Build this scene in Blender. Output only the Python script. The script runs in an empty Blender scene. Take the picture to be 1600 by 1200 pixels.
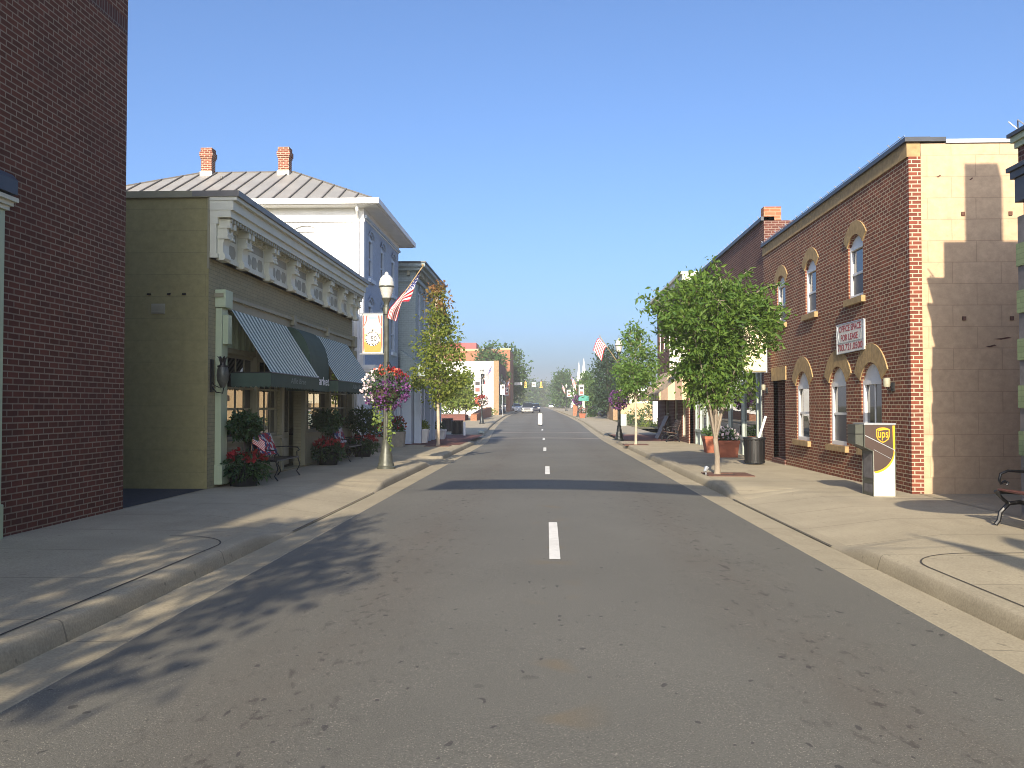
import bpy, math, random
import numpy as np
from mathutils import Vector
R = math.radians
PI = math.pi
sc = bpy.context.scene
col = sc.collection
random.seed(7)
rng = np.random.default_rng(7)

# ------------------------------------------------------------------ ground profile of the street
GP = [(-80, .3), (0, 0), (46, -.2), (60, -.17), (100, .1), (150, .5), (300, .9), (700, 1.2), (3000, 1.2)]
def gz(Y):
    if Y <= GP[0][0]: return GP[0][1]
    for (a, b), (c, d) in zip(GP, GP[1:]):
        if Y <= c: return b + (d - b) * (Y - a) / (c - a)
    return GP[-1][1]
def lerp_tab(tab, Y):
    if Y <= tab[0][0]: return tab[0][1]
    for (a, b), (c, d) in zip(tab, tab[1:]):
        if Y <= c: return b + (d - b) * (Y - a) / (c - a)
    return tab[-1][1]

# ------------------------------------------------------------------ node helpers
def new_mat(name):
    m = bpy.data.materials.new(name); m.use_nodes = True
    nt = m.node_tree
    return m, nt, nt.nodes['Principled BSDF']
def nd(nt, t, **k):
    n = nt.nodes.new(t)
    for a, v in k.items(): setattr(n, a, v)
    return n
def rgb(c): return (c[0], c[1], c[2], 1)
def mixc(nt, fac, a, b, mode='MIX'):
    n = nd(nt, 'ShaderNodeMix', data_type='RGBA', blend_type=mode)
    for s, v in ((n.inputs[0], fac), (n.inputs[6], a), (n.inputs[7], b)):
        if hasattr(v, 'is_linked') or hasattr(v, 'links'): nt.links.new(v, s)
        elif isinstance(v, tuple): s.default_value = rgb(v)
        else: s.default_value = v
    return n.outputs[2]
def noise(nt, scale, detail=4, coord='Object', rough=.55, stretch=None):
    tc = nd(nt, 'ShaderNodeTexCoord')
    n = nd(nt, 'ShaderNodeTexNoise'); n.inputs['Scale'].default_value = scale
    n.inputs['Detail'].default_value = detail; n.inputs['Roughness'].default_value = rough
    if stretch:
        mp = nd(nt, 'ShaderNodeMapping'); mp.inputs['Scale'].default_value = stretch
        nt.links.new(tc.outputs[coord], mp.inputs[0]); nt.links.new(mp.outputs[0], n.inputs['Vector'])
    else: nt.links.new(tc.outputs[coord], n.inputs['Vector'])
    return n.outputs['Fac']
def ramp(nt, fac, a, b, ca=(0, 0, 0), cb=(1, 1, 1)):
    r = nd(nt, 'ShaderNodeValToRGB'); e = r.color_ramp.elements
    e[0].position = a; e[1].position = b; e[0].color = rgb(ca); e[1].color = rgb(cb)
    nt.links.new(fac, r.inputs[0]); return r.outputs[0]
def math_n(nt, op, a, b=None):
    n = nd(nt, 'ShaderNodeMath', operation=op)
    for i, v in enumerate((a, b)):
        if v is None: continue
        if isinstance(v, (int, float)): n.inputs[i].default_value = v
        else: nt.links.new(v, n.inputs[i])
    return n.outputs[0]
def uvxy(nt):
    tc = nd(nt, 'ShaderNodeTexCoord'); s = nd(nt, 'ShaderNodeSeparateXYZ')
    nt.links.new(tc.outputs['UV'], s.inputs[0]); return s.outputs[0], s.outputs[1]
def bump(nt, bs, h, strength=.3, dist=.01):
    b = nd(nt, 'ShaderNodeBump'); b.inputs['Strength'].default_value = strength; b.inputs['Distance'].default_value = dist
    nt.links.new(h, b.inputs['Height']); nt.links.new(b.outputs[0], bs.inputs['Normal'])
def scl(c, f): return tuple(min(1, x * f) for x in c)

def paint(name, c, rough=.6, var=.12, scale=3, bmp=0, metal=0, grime=None, stretch=None):
    m, nt, bs = new_mat(name)
    f = noise(nt, scale, 6, stretch=stretch)
    o = mixc(nt, ramp(nt, f, .3, .7), scl(c, 1 - var), scl(c, 1 + var))
    if grime:
        g = ramp(nt, noise(nt, .9, 8, rough=.7, stretch=(1, 1, .35)), .48, .75)
        o = mixc(nt, math_n(nt, 'MULTIPLY', g, .6), o, grime)
    nt.links.new(o, bs.inputs['Base Color'])
    bs.inputs['Roughness'].default_value = rough; bs.inputs['Metallic'].default_value = metal
    if bmp: bump(nt, bs, noise(nt, scale * 12, 4), bmp)
    return m
def brick(name, c1, c2, mortar, bw=.21, rh=.07, ms=.01, bmp=.5, stain=None, amt=.3, mrough=.9):
    m, nt, bs = new_mat(name)
    tc = nd(nt, 'ShaderNodeTexCoord')
    b = nd(nt, 'ShaderNodeTexBrick'); b.offset = .5
    wob = nd(nt, 'ShaderNodeTexNoise'); wob.inputs['Scale'].default_value = 3
    nt.links.new(tc.outputs['UV'], wob.inputs['Vector'])
    va = nd(nt, 'ShaderNodeVectorMath', operation='SCALE'); va.inputs['Scale'].default_value = .008
    nt.links.new(wob.outputs['Color'], va.inputs[0])
    ad = nd(nt, 'ShaderNodeVectorMath'); nt.links.new(tc.outputs['UV'], ad.inputs[0]); nt.links.new(va.outputs[0], ad.inputs[1])
    nt.links.new(ad.outputs[0], b.inputs['Vector'])
    b.inputs['Scale'].default_value = 1; b.inputs['Brick Width'].default_value = bw; b.inputs['Row Height'].default_value = rh
    b.inputs['Mortar Size'].default_value = ms; b.inputs['Mortar Smooth'].default_value = .15; b.inputs['Bias'].default_value = -.1
    b.inputs['Color1'].default_value = rgb(c1); b.inputs['Color2'].default_value = rgb(c2); b.inputs['Mortar'].default_value = rgb(mortar)
    o = b.outputs['Color']
    f = ramp(nt, noise(nt, 7, 6, 'UV', .7), .3, .75)
    o = mixc(nt, .28, o, f, 'MULTIPLY')
    if stain:
        s = ramp(nt, noise(nt, .55, 8, 'UV', .65), .45, .72)
        o = mixc(nt, math_n(nt, 'MULTIPLY', s, amt), o, stain)
    nt.links.new(o, bs.inputs['Base Color']); bs.inputs['Roughness'].default_value = mrough
    bs.inputs['Specular IOR Level'].default_value = .25
    if bmp: bump(nt, bs, math_n(nt, 'SUBTRACT', 1, b.outputs['Fac']), bmp, .008)
    return m
def concrete(name, c, joint=None, jx=None, stain=(.2, .17, .12)):
    m, nt, bs = new_mat(name)
    a = noise(nt, .8, 8, rough=.65); b = noise(nt, 55, 3); d = noise(nt, 2.2, 5, rough=.7, stretch=(1, .25, 1))
    o = mixc(nt, ramp(nt, a, .25, .75), scl(c, .8), scl(c, 1.12))
    o = mixc(nt, .3, o, ramp(nt, b, .3, .75), 'MULTIPLY')
    o = mixc(nt, math_n(nt, 'MULTIPLY', ramp(nt, d, .55, .8), .45), o, stain)
    sp = ramp(nt, noise(nt, 14, 2, rough=.3), .73, .76)
    o = mixc(nt, math_n(nt, 'MULTIPLY', sp, .55), o, scl(c, .35))
    tc = nd(nt, 'ShaderNodeTexCoord'); sx = nd(nt, 'ShaderNodeSeparateXYZ'); nt.links.new(tc.outputs['Object'], sx.inputs[0]); u, v = sx.outputs[0], sx.outputs[1]
    for ax, per in ((v, joint), (u, jx)):
        if per:
            fr = math_n(nt, 'FRACT', math_n(nt, 'DIVIDE', ax, per))
            ln = math_n(nt, 'LESS_THAN', fr, .02 / per)
            o = mixc(nt, math_n(nt, 'MULTIPLY', ln, .6), o, scl(c, .28))
    nt.links.new(o, bs.inputs['Base Color']); bs.inputs['Roughness'].default_value = .85
    bs.inputs['Specular IOR Level'].default_value = .3
    bump(nt, bs, b, .25, .004)
    return m
def leafmat(name, c1, c2, trans=.35, c3=None, ztop=None):
    m, nt, bs = new_mat(name)
    g = nd(nt, 'ShaderNodeNewGeometry')
    o = mixc(nt, g.outputs['Random Per Island'], c1, c2)
    if c3:
        tc = nd(nt, 'ShaderNodeTexCoord'); sx = nd(nt, 'ShaderNodeSeparateXYZ'); nt.links.new(tc.outputs['Object'], sx.inputs[0])
        k = math_n(nt, 'ADD', math_n(nt, 'MULTIPLY', math_n(nt, 'SUBTRACT', sx.outputs[2], ztop), .45), math_n(nt, 'MULTIPLY', math_n(nt, 'SUBTRACT', noise(nt, 2.2, 3), .5), 2.2))
        o = mixc(nt, ramp(nt, k, .1, .7), o, c3)
    nt.links.new(o, bs.inputs['Base Color']); bs.inputs['Roughness'].default_value = .55
    bs.inputs['Specular IOR Level'].default_value = .3
    t = nd(nt, 'ShaderNodeBsdfTranslucent'); nt.links.new(mixc(nt, .5, o, (.35, .45, .05), 'MIX'), t.inputs[0])
    mx = nd(nt, 'ShaderNodeMixShader'); mx.inputs[0].default_value = trans
    out = nt.nodes['Material Output']
    nt.links.new(bs.outputs[0], mx.inputs[1]); nt.links.new(t.outputs[0], mx.inputs[2]); nt.links.new(mx.outputs[0], out.inputs[0])
    return m
def glass(name, c=(.018, .022, .026), ior=1.75, rough=.02):
    m, nt, bs = new_mat(name)
    bs.inputs['Base Color'].default_value = rgb(c); bs.inputs['Roughness'].default_value = rough; bs.inputs['IOR'].default_value = ior
    bump(nt, bs, noise(nt, 1.3, 2), .04, .02)
    return m

M = {}
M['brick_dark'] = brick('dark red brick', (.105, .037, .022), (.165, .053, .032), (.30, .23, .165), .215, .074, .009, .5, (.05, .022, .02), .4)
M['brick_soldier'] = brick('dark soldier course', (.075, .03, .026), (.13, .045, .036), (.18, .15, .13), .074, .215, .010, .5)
M['brick_red'] = brick('red brick with pale mortar', (.27, .083, .042), (.15, .047, .028), (.58, .47, .32), .2, .0705, .0085, .6, (.06, .03, .022), .35)
M['brick_quoin'] = brick('corner brick', (.25, .07, .042), (.16, .048, .032), (.5, .42, .31), .2, .0705, .0095, .6)
M['brick_plain'] = brick('brown red brick', (.15, .055, .04), (.10, .038, .03), (.3, .22, .18), .2, .07, .009, .4, (.07, .03, .025), .4)
M['brick_orange'] = brick('orange brick', (.36, .15, .08), (.28, .11, .06), (.4, .25, .16), .3, .1, .012, .3)
M['brick_pier'] = brick('tan brown brick', (.33, .2, .11), (.25, .15, .08), (.42, .32, .2), .22, .075, .01, .3)
M['brick_paver'] = brick('red brick paving', (.2, .075, .06), (.15, .06, .05), (.16, .1, .08), .2, .1, .008, .2)
M['olive'] = brick('olive painted brick', (.36, .325, .195), (.345, .31, .185), (.26, .235, .14), .21, .072, .006, .5, (.28, .25, .15), .3)
M['olive_block'] = brick('olive painted block', (.31, .277, .13), (.30, .267, .125), (.235, .212, .103), 3.1, .4, .005, .3, (.26, .235, .12), .3)
M['white_brick'] = brick('white painted brick', (.72, .72, .72), (.76, .76, .755), (.62, .62, .62), .2, .07, .006, .4, (.55, .55, .54), .3)
M['far_white'] = paint('white painted wall', (.75, .75, .73), .8, .05, 1, 0, 0, (.55, .53, .5))
M['blue_brick'] = brick('blue grey painted brick', (.40, .49, .62), (.41, .50, .63), (.36, .44, .57), .2, .07, .005, .3, (.36, .44, .57), .3)
M['sage_brick'] = brick('sage grey painted brick', (.40, .48, .49), (.38, .46, .47), (.28, .34, .35), .22, .08, .007, .5, (.26, .31, .32), .35)
M['tan_block'] = brick('tan painted block', (.60, .432, .278), (.575, .413, .263), (.46, .325, .205), .82, .37, .007, .35, (.46, .34, .22), .4)
M['tan_arch'] = paint('tan sandstone brick', (.34, .235, .11), .9, .22, 9, .3)
M['band_green'] = brick('pale green painted brick', (.30, .38, .2), (.28, .36, .19), (.24, .3, .16), .21, .072, .006, .4, (.22, .25, .16), .3)
M['band_grey'] = paint('grey weathered stone', (.17, .16, .16), .9, .25, 6, .4)
M['cream'] = paint('cream painted wood', (.60, .59, .46), .55, .05, 3, 0, 0, (.5, .49, .38))
M['cream_dark'] = paint('taupe inset paint', (.30, .29, .21), .6, .08, 3)
M['cream_green'] = paint('pale green trim paint', (.39, .45, .29), .55, .06, 3)
M['olive_trim'] = paint('olive trim paint', (.25, .235, .15), .6, .08, 3)
M['moss'] = paint('moss green paint', (.13, .17, .06), .6, .1, 3)
M['white'] = paint('white paint', (.76, .76, .75), .5, .04, 2, 0, 0, (.6, .6, .58))
M['bluewhite'] = paint('pale blue paint', (.44, .52, .62), .55, .05, 2)
M['grey_flash'] = paint('grey metal flashing', (.18, .17, .15), .5, .15, 2, 0, .3)
M['dark_cap'] = paint('dark metal coping', (.05, .055, .065), .45, .15, 3, 0, .4)
M['galv'] = paint('galvanised coping', (.42, .45, .48), .4, .1, 2, 0, .5)
M['tin'] = paint('standing seam tin', (.335, .325, .30), .5, .09, 1.2, 0, .25, (.33, .29, .24))
M['tin_seam'] = paint('dark seam metal', (.13, .12, .11), .6, .1, 2)  # raised seams in a darker metal than the roof sheets
M['black_iron'] = paint('black iron', (.014, .014, .015), .4, .2, 8, 0, .3)
M['black_plastic'] = paint('black slats', (.008, .009, .010), .5, .2, 8)
M['lamp_green'] = paint('sunlit lamp paint', (.075, .08, .065), .45, .3, 10, 0, .3)  # lighter copy of the dark green lamp paint, sunlight put into the colour
M['lamp_dark'] = paint('dark green lamp paint', (.018, .022, .022), .4, .2, 6, 0, .2)
M['asphalt_old'] = paint('old dark asphalt', (.035, .035, .037), .9, .25, 12, .3)
M['wood_red'] = paint('red brown slats', (.11, .035, .026), .5, .25, 6, 0, 0, None, (1, 8, 8))
M['wood_brown'] = paint('brown slats', (.11, .055, .035), .55, .25, 6)
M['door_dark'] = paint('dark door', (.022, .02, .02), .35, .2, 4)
M['terra'] = paint('terracotta', (.33, .105, .055), .8, .12, 5)
M['rust'] = paint('rusty tree grate', (.115, .05, .032), .85, .25, 12, .4)
M['trunk'] = paint('smooth tan bark', (.23, .19, .145), .85, .18, 9, .4, 0, None, (1, 1, .3))
M['trunk_pale'] = paint('pale bark', (.42, .34, .25), .85, .2, 9, .4, 0, None, (1, 1, .3))
M['trunk_dark'] = paint('dark bark', (.07, .055, .045), .9, .25, 7, .4)
M['soil'] = paint('soil', (.05, .035, .025), .95, .3, 20, .4)
M['stone_box'] = paint('grey stone planter', (.28, .25, .2), .85, .15, 7, .3)
M['sidewalk'] = concrete('sidewalk concrete', (.45, .39, .275), 1.52)
M['kerb'] = concrete('kerb concrete', (.43, .375, .265), 3.05)
M['gutter'] = concrete('gutter concrete', (.42, .365, .255), 3.05)
M['seam'] = paint('dark joint filler', (.06, .052, .042), .9, .2, 9)
M['white_line'] = paint('road paint', (.74, .73, .68), .7, .08, 14, .2, 0, (.5, .48, .42))
M['band_conc'] = concrete('crosswalk band', (.36, .32, .28))
M['glass'] = glass('window glass')
M['glass_shop'] = glass('shop glass', (.015, .016, .017), 2.3, .01)
M['glass_dim'] = glass('insect screen', (.03, .035, .05), 1.3, .35)
M['screen'] = paint('window blind', (.42, .42, .42), .6, .06, 6)
M['green_cloth'] = paint('dark green canvas', (.036, .066, .046), .8, .12, 4)
M['globe'] = None
M['silver'] = paint('silver car paint', (.42, .41, .40), .25, .04, 2, 0, .6)
M['dark_car'] = paint('dark blue car paint', (.02, .025, .05), .2, .05, 2, 0, .3)
M['white_car'] = paint('white car paint', (.72, .73, .74), .25, .02, 2)
M['tyre'] = paint('tyre rubber', (.015, .015, .015), .85, .1, 9)
M['chrome'] = paint('bright trim', (.6, .6, .6), .2, .05, 2, 0, .9)
M['ups_brown'] = paint('brown panel', (.055, .033, .026), .45, .06, 3)
M['ups_gold'] = paint('gold panel', (.75, .36, .02), .4, .05, 3)
M['ups_white'] = paint('off white panel', (.68, .66, .58), .5, .05, 3)
M['ups_side'] = paint('dark grey panel', (.06, .065, .052), .4, .12, 4)
M['sign_white'] = paint('sign white', (.72, .70, .64), .6, .05, 3)
M['sign_red'] = paint('dark red lettering', (.28, .025, .035), .6, .08, 5)
M['sign_black'] = paint('black lettering', (.03, .028, .028), .6, .1, 5)
M['letter_white'] = paint('white lettering', (.75, .76, .76), .6, .04, 5)
M['letter_grey'] = paint('faded grey lettering', (.13, .17, .15), .7, .1, 5)
M['sign_cream'] = paint('cream sign face', (.70, .62, .38), .6, .06, 2)
M['teal'] = paint('teal sign green', (.02, .22, .17), .5, .08, 3)
M['yellow'] = paint('signal yellow', (.75, .42, .06), .5, .06, 3)
M['cream_wall'] = paint('cream rendered wall', (.72, .62, .44), .85, .06, 1)
M['tan_wall'] = paint('tan rendered wall', (.50, .36, .2), .85, .08, 1)
M['red_roof'] = paint('red metal fascia', (.36, .05, .05), .6, .08, 2)
M['utility'] = paint('pale grey green cabinet', (.33, .38, .34), .5, .06, 3)
M['f_red'] = leafmat('red petals', (.20, .008, .018), (.30, .02, .025), .15)
M['f_purple'] = leafmat('purple petals', (.10, .028, .15), (.18, .06, .21), .2)
M['f_white'] = leafmat('white petals', (.75, .72, .72), (.7, .55, .62), .25)
M['f_dusk'] = leafmat('dusky purple petals', (.13, .04, .17), (.24, .08, .26), .25)
M['f_salmon'] = leafmat('salmon petals', (.62, .12, .06), (.6, .2, .16), .25)
M['leaf_zelkova'] = leafmat('zelkova leaves', (.045, .105, .018), (.12, .19, .032), .32)
M['leaf_maple'] = leafmat('turning maple leaves', (.085, .14, .022), (.20, .22, .035), .38, (.26, .11, .05), 4.9)
M['leaf_bright'] = leafmat('bright green leaves', (.07, .16, .03), (.14, .22, .05), .38)
M['leaf_lime'] = leafmat('yellow green leaves', (.13, .20, .035), (.22, .25, .05), .4)
M['leaf_dark'] = leafmat('dark evergreen leaves', (.012, .035, .018), (.035, .065, .03), .12)
M['leaf_far'] = leafmat('distant leaves', (.03, .075, .022), (.07, .12, .035), .25)
M['leaf_far2'] = leafmat('distant olive leaves', (.05, .08, .025), (.09, .12, .04), .25)
M['leaf_shop'] = leafmat('potted shrub leaves', (.012, .04, .016), (.035, .075, .028), .2)
M['leaf_trail'] = leafmat('trailing vine leaves', (.12, .2, .04), (.25, .3, .08), .35)
M['vine'] = leafmat('planter foliage', (.02, .055, .018), (.05, .10, .03), .25)
def globe_mat():
    m, nt, bs = new_mat('frosted globe')
    bs.inputs['Base Color'].default_value = (.5, .5, .46, 1); bs.inputs['Roughness'].default_value = .25
    bs.inputs['Subsurface Weight'].default_value = .3; bs.inputs['Subsurface Radius'].default_value = (.1, .1, .1)
    u, v = uvxy(nt); bump(nt, bs, noise(nt, 60, 2), .2, .003)
    return m
M['globe'] = globe_mat()
def stripes_mat(name, a, b, per, axis='u', rough=.8, duty=.5):
    m, nt, bs = new_mat(name); u, v = uvxy(nt)
    fr = math_n(nt, 'FRACT', math_n(nt, 'DIVIDE', u if axis == 'u' else v, per))
    o = mixc(nt, math_n(nt, 'LESS_THAN', fr, duty), a, b)
    o = mixc(nt, .2, o, ramp(nt, noise(nt, 6, 5), .3, .75), 'MULTIPLY')
    nt.links.new(o, bs.inputs['Base Color']); bs.inputs['Roughness'].default_value = rough
    return m
M['awn_green'] = stripes_mat('green striped canvas', (.12, .18, .155), (.62, .69, .62), .235, 'v')
M['awn_tan'] = stripes_mat('tan striped canvas', (.62, .50, .30), (.27, .19, .14), .62, 'v')
def flag_mat():
    m, nt, bs = new_mat('stars and stripes'); u, v = uvxy(nt)
    st = math_n(nt, 'LESS_THAN', math_n(nt, 'FRACT', math_n(nt, 'MULTIPLY', v, 6.5)), .5)
    o = mixc(nt, st, (.78, .75, .72), (.52, .012, .025))
    can = math_n(nt, 'MULTIPLY', math_n(nt, 'LESS_THAN', u, .4), math_n(nt, 'LESS_THAN', v, .5385))
    du = math_n(nt, 'SUBTRACT', math_n(nt, 'FRACT', math_n(nt, 'MULTIPLY', u, 15)), .5)
    dv = math_n(nt, 'SUBTRACT', math_n(nt, 'FRACT', math_n(nt, 'MULTIPLY', v, 9.3)), .5)
    d = math_n(nt, 'ADD', math_n(nt, 'MULTIPLY', du, du), math_n(nt, 'MULTIPLY', dv, dv))
    star = math_n(nt, 'LESS_THAN', d, .07)
    o = mixc(nt, can, o, mixc(nt, star, (.02, .025, .15), (.75, .75, .78)))
    nt.links.new(o, bs.inputs['Base Color']); bs.inputs['Roughness'].default_value = .7
    t = nd(nt, 'ShaderNodeBsdfTranslucent'); nt.links.new(o, t.inputs[0])
    mx = nd(nt, 'ShaderNodeMixShader'); mx.inputs[0].default_value = .12
    nt.links.new(bs.outputs[0], mx.inputs[1]); nt.links.new(t.outputs[0], mx.inputs[2]); nt.links.new(mx.outputs[0], nt.nodes['Material Output'].inputs[0])
    return m
M['flag'] = flag_mat()
def quilt_mat():
    m, nt, bs = new_mat('patchwork quilt')
    v = nd(nt, 'ShaderNodeTexVoronoi', feature='F1', distance='CHEBYCHEV'); v.inputs['Scale'].default_value = 11
    tc = nd(nt, 'ShaderNodeTexCoord'); nt.links.new(tc.outputs['UV'], v.inputs['Vector'])
    s = nd(nt, 'ShaderNodeSeparateColor'); nt.links.new(v.outputs['Color'], s.inputs[0])
    o = mixc(nt, math_n(nt, 'GREATER_THAN', s.outputs[0], .5), (.04, .06, .16), (.5, .5, .5))
    o = mixc(nt, math_n(nt, 'GREATER_THAN', s.outputs[1], .7), o, (.35, .03, .04))
    nt.links.new(o, bs.inputs['Base Color']); bs.inputs['Roughness'].default_value = .9
    return m
M['quilt'] = quilt_mat()
def asphalt_mat():
    m, nt, bs = new_mat('worn asphalt')
    c = (.143, .139, .119)
    fine = noise(nt, 90, 3, rough=.7); mid = noise(nt, 1.1, 8, rough=.7, stretch=(1, .3, 1)); big = noise(nt, .25, 4)
    o = mixc(nt, ramp(nt, big, .3, .7), scl(c, .86), scl(c, 1.1))
    o = mixc(nt, .75, o, ramp(nt, fine, .25, .62, (.42, .42, .42), (1.12, 1.12, 1.12)), 'MULTIPLY')
    # light aggregate chips
    chips = ramp(nt, noise(nt, 130, 1, rough=.3), .66, .74)
    o = mixc(nt, math_n(nt, 'MULTIPLY', chips, .8), o, (.40, .37, .30))
    u, v = uvxy(nt)
    # wheel tracks: worn rough bands with dark pits and brown tint
    def band(x0, w):
        d = math_n(nt, 'DIVIDE', math_n(nt, 'ABSOLUTE', math_n(nt, 'SUBTRACT', u, x0)), w)
        return math_n(nt, 'MAXIMUM', math_n(nt, 'SUBTRACT', 1, d), 0)
    tr = math_n(nt, 'ADD', band(-1.45, .75), band(1.75, .7))
    brown = math_n(nt, 'MULTIPLY', tr, ramp(nt, mid, .35, .65))
    o = mixc(nt, math_n(nt, 'MULTIPLY', brown, .38), o, (.108, .084, .062))
    pits = ramp(nt, noise(nt, 11, 4, rough=.6, stretch=(1, .45, 1)), .58, .66)
    o = mixc(nt, math_n(nt, 'MULTIPLY', math_n(nt, 'MULTIPLY', pits, tr), .6), o, (.035, .03, .027))
    rp = ramp(nt, noise(nt, 6, 2, rough=.3), .74, .76)
    o = mixc(nt, math_n(nt, 'MULTIPLY', rp, .25), o, (.02, .02, .02))
    # small oil spots
    oil = ramp(nt, noise(nt, 16, 1, rough=.2, stretch=(1, .6, 1)), .755, .77)
    o = mixc(nt, math_n(nt, 'MULTIPLY', oil, .6), o, (.025, .024, .026))
    # sandy drips along the centre line
    sp = nd(nt, 'ShaderNodeTexNoise'); sp.inputs['Scale'].default_value = 1.7; sp.inputs['Detail'].default_value = 1
    tc = nd(nt, 'ShaderNodeTexCoord'); nt.links.new(tc.outputs['Object'], sp.inputs['Vector'])
    dr = math_n(nt, 'MULTIPLY', band(.05, .3), ramp(nt, sp.outputs['Fac'], .6, .68))
    o = mixc(nt, math_n(nt, 'MULTIPLY', dr, .5), o, (.17, .13, .075))
    nt.links.new(o, bs.inputs['Base Color'])
    bs.inputs['Roughness'].default_value = .8; bs.inputs['Specular IOR Level'].default_value = .35
    bump(nt, bs, fine, .55, .006)
    return m
M['asphalt'] = asphalt_mat()
def grass_mat():
    m, nt, bs = new_mat('dry lawn')
    a = noise(nt, .35, 6); b = noise(nt, 9, 4)
    o = mixc(nt, ramp(nt, a, .35, .65), (.11, .12, .035), (.26, .21, .09))
    o = mixc(nt, .5, o, ramp(nt, b, .2, .8), 'MULTIPLY')
    nt.links.new(o, bs.inputs['Base Color']); bs.inputs['Roughness'].default_value = .95
    return m
M['lawn'] = grass_mat()

# ------------------------------------------------------------------ mesh helpers
origin = {}
class MB:
    def __init__(s): s.v = []; s.f = []; s.uv = {}; s.g = []
    def groups(s): return s.g
    def add(s, vs, fs):
        vs = list(vs); fs = list(fs)
        b = len(s.v); s.g.append(((b, b + len(vs)), [tuple(i + b for i in f) for f in fs])); s.v += [tuple(p) for p in vs]; s.f += [tuple(i + b for i in f) for f in fs]
    def quad(s, a, b, c, d, uv=None):
        s.add([a, b, c, d], [(0, 1, 2, 3)])
        if uv: s.uv[len(s.f) - 1] = uv
    def box(s, x0, x1, y0, y1, z0, z1):
        s.add([(x0, y0, z0), (x1, y0, z0), (x1, y1, z0), (x0, y1, z0), (x0, y0, z1), (x1, y0, z1), (x1, y1, z1), (x0, y1, z1)],
              [(0, 3, 2, 1), (4, 5, 6, 7), (0, 1, 5, 4), (1, 2, 6, 5), (2, 3, 7, 6), (3, 0, 4, 7)])
    def mbox(s, mp, u0, u1, z0, z1, d0, d1):
        s.add([mp(u, z, d) for (u, z, d) in ((u0, z0, d0), (u1, z0, d0), (u1, z0, d1), (u0, z0, d1), (u0, z1, d0), (u1, z1, d0), (u1, z1, d1), (u0, z1, d1))],
              [(0, 3, 2, 1), (4, 5, 6, 7), (0, 1, 5, 4), (1, 2, 6, 5), (2, 3, 7, 6), (3, 0, 4, 7)])
    def prism(s, poly, ext):
        n = len(poly); e = Vector(ext)
        vs = [tuple(p) for p in poly] + [tuple(Vector(p) + e) for p in poly]
        s.add(vs, [tuple(range(n)), tuple(range(2 * n - 1, n - 1, -1))] + [(i, (i + 1) % n, n + (i + 1) % n, n + i) for i in range(n)])
    def tube(s, pts, rad, n=8, cap=True):
        pts = [Vector(p) for p in pts]
        if isinstance(rad, (int, float)): rad = [rad] * len(pts)
        rings = []
        for i, p in enumerate(pts):
            d = (pts[min(i + 1, len(pts) - 1)] - pts[max(i - 1, 0)]).normalized()
            a = d.orthogonal().normalized() if i == 0 else (rings_a - d * rings_a.dot(d)).normalized()
            rings_a = a; b = d.cross(a)
            rings.append([p + (a * math.cos(t) + b * math.sin(t)) * rad[i] for t in [2 * PI * k / n for k in range(n)]])
        vs = [v for r in rings for v in r]
        fs = [(i * n + k, i * n + (k + 1) % n, (i + 1) * n + (k + 1) % n, (i + 1) * n + k) for i in range(len(pts) - 1) for k in range(n)]
        if cap: fs += [tuple(range(n)), tuple(range((len(pts) - 1) * n, len(pts) * n))]
        s.add(vs, fs)
    def lathe(s, prof, c, n=20, flute=0, nf=0):
        vs = []; c = Vector(c)
        for r, z in prof:
            for k in range(n):
                t = 2 * PI * k / n; rr = r * (1 - flute * (k % 2)) if flute else r
                vs.append((c.x + rr * math.cos(t), c.y + rr * math.sin(t), c.z + z))
        fs = [(i * n + k, i * n + (k + 1) % n, (i + 1) * n + (k + 1) % n, (i + 1) * n + k) for i in range(len(prof) - 1) for k in range(n)]
        fs += [tuple(range(n)), tuple(range((len(prof) - 1) * n, len(prof) * n))]
        s.add(vs, fs)
    def build(s, name, mat, parent=None, smooth=False, local=False, bevel=0):
        me = bpy.data.meshes.new(name)
        o = origin.get(parent, Vector((0, 0, 0))) if not local else Vector((0, 0, 0))
        vs = [(v[0] - o.x, v[1] - o.y, v[2] - o.z) for v in s.v]
        me.from_pydata(vs, [], s.f)
        me.materials.append(mat)
        uvl = me.uv_layers.new(name='UVMap').data
        P = s.v
        for p in me.polygons:
            if p.index in s.uv:
                for li, t in zip(p.loop_indices, s.uv[p.index]): uvl[li].uv = t
                continue
            n = p.normal; ax, ay, az = abs(n.x), abs(n.y), abs(n.z)
            for li, vi in zip(p.loop_indices, p.vertices):
                x, y, z = P[vi]
                uvl[li].uv = (x, y) if az > .75 else ((y, z) if ax > ay else (x, z))
        if smooth:
            for p in me.polygons: p.use_smooth = True
        ob = bpy.data.objects.new(name, me); col.objects.link(ob)
        if parent:
            ob.parent = parent; origin[ob] = o
        else: origin[ob] = Vector((0, 0, 0))
        if bevel:
            b = ob.modifiers.new('bevel', 'BEVEL'); b.width = bevel; b.segments = 2; b.limit_method = 'ANGLE'
        if smooth:
            for e in me.edges: pass
            try: me.set_sharp_from_angle(angle=R(40))
            except Exception: pass
        return ob
def build_each(mb, name, mat, parent):
    """every add() of the builder becomes an object of its own"""
    res = []
    for (v0, v1), fs in mb.groups():
        q = MB(); q.add(mb.v[v0:v1], [tuple(i - v0 for i in f) for f in fs]); res.append(q.build(name, mat, parent))
    return res
def tag(o, label=None, cat=None, group=None, kind=None):
    if label: o['label'] = label
    if cat: o['category'] = cat
    if group: o['group'] = group
    if kind: o['kind'] = kind
    return o
def thing(name, label, cat, loc, group=None, rotz=0):
    o = bpy.data.objects.new(name, None); col.objects.link(o); o.location = loc; o.rotation_euler = (0, 0, rotz)
    o.empty_display_size = .2
    origin[o] = Vector(loc)
    return tag(o, label, cat, group)
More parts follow.
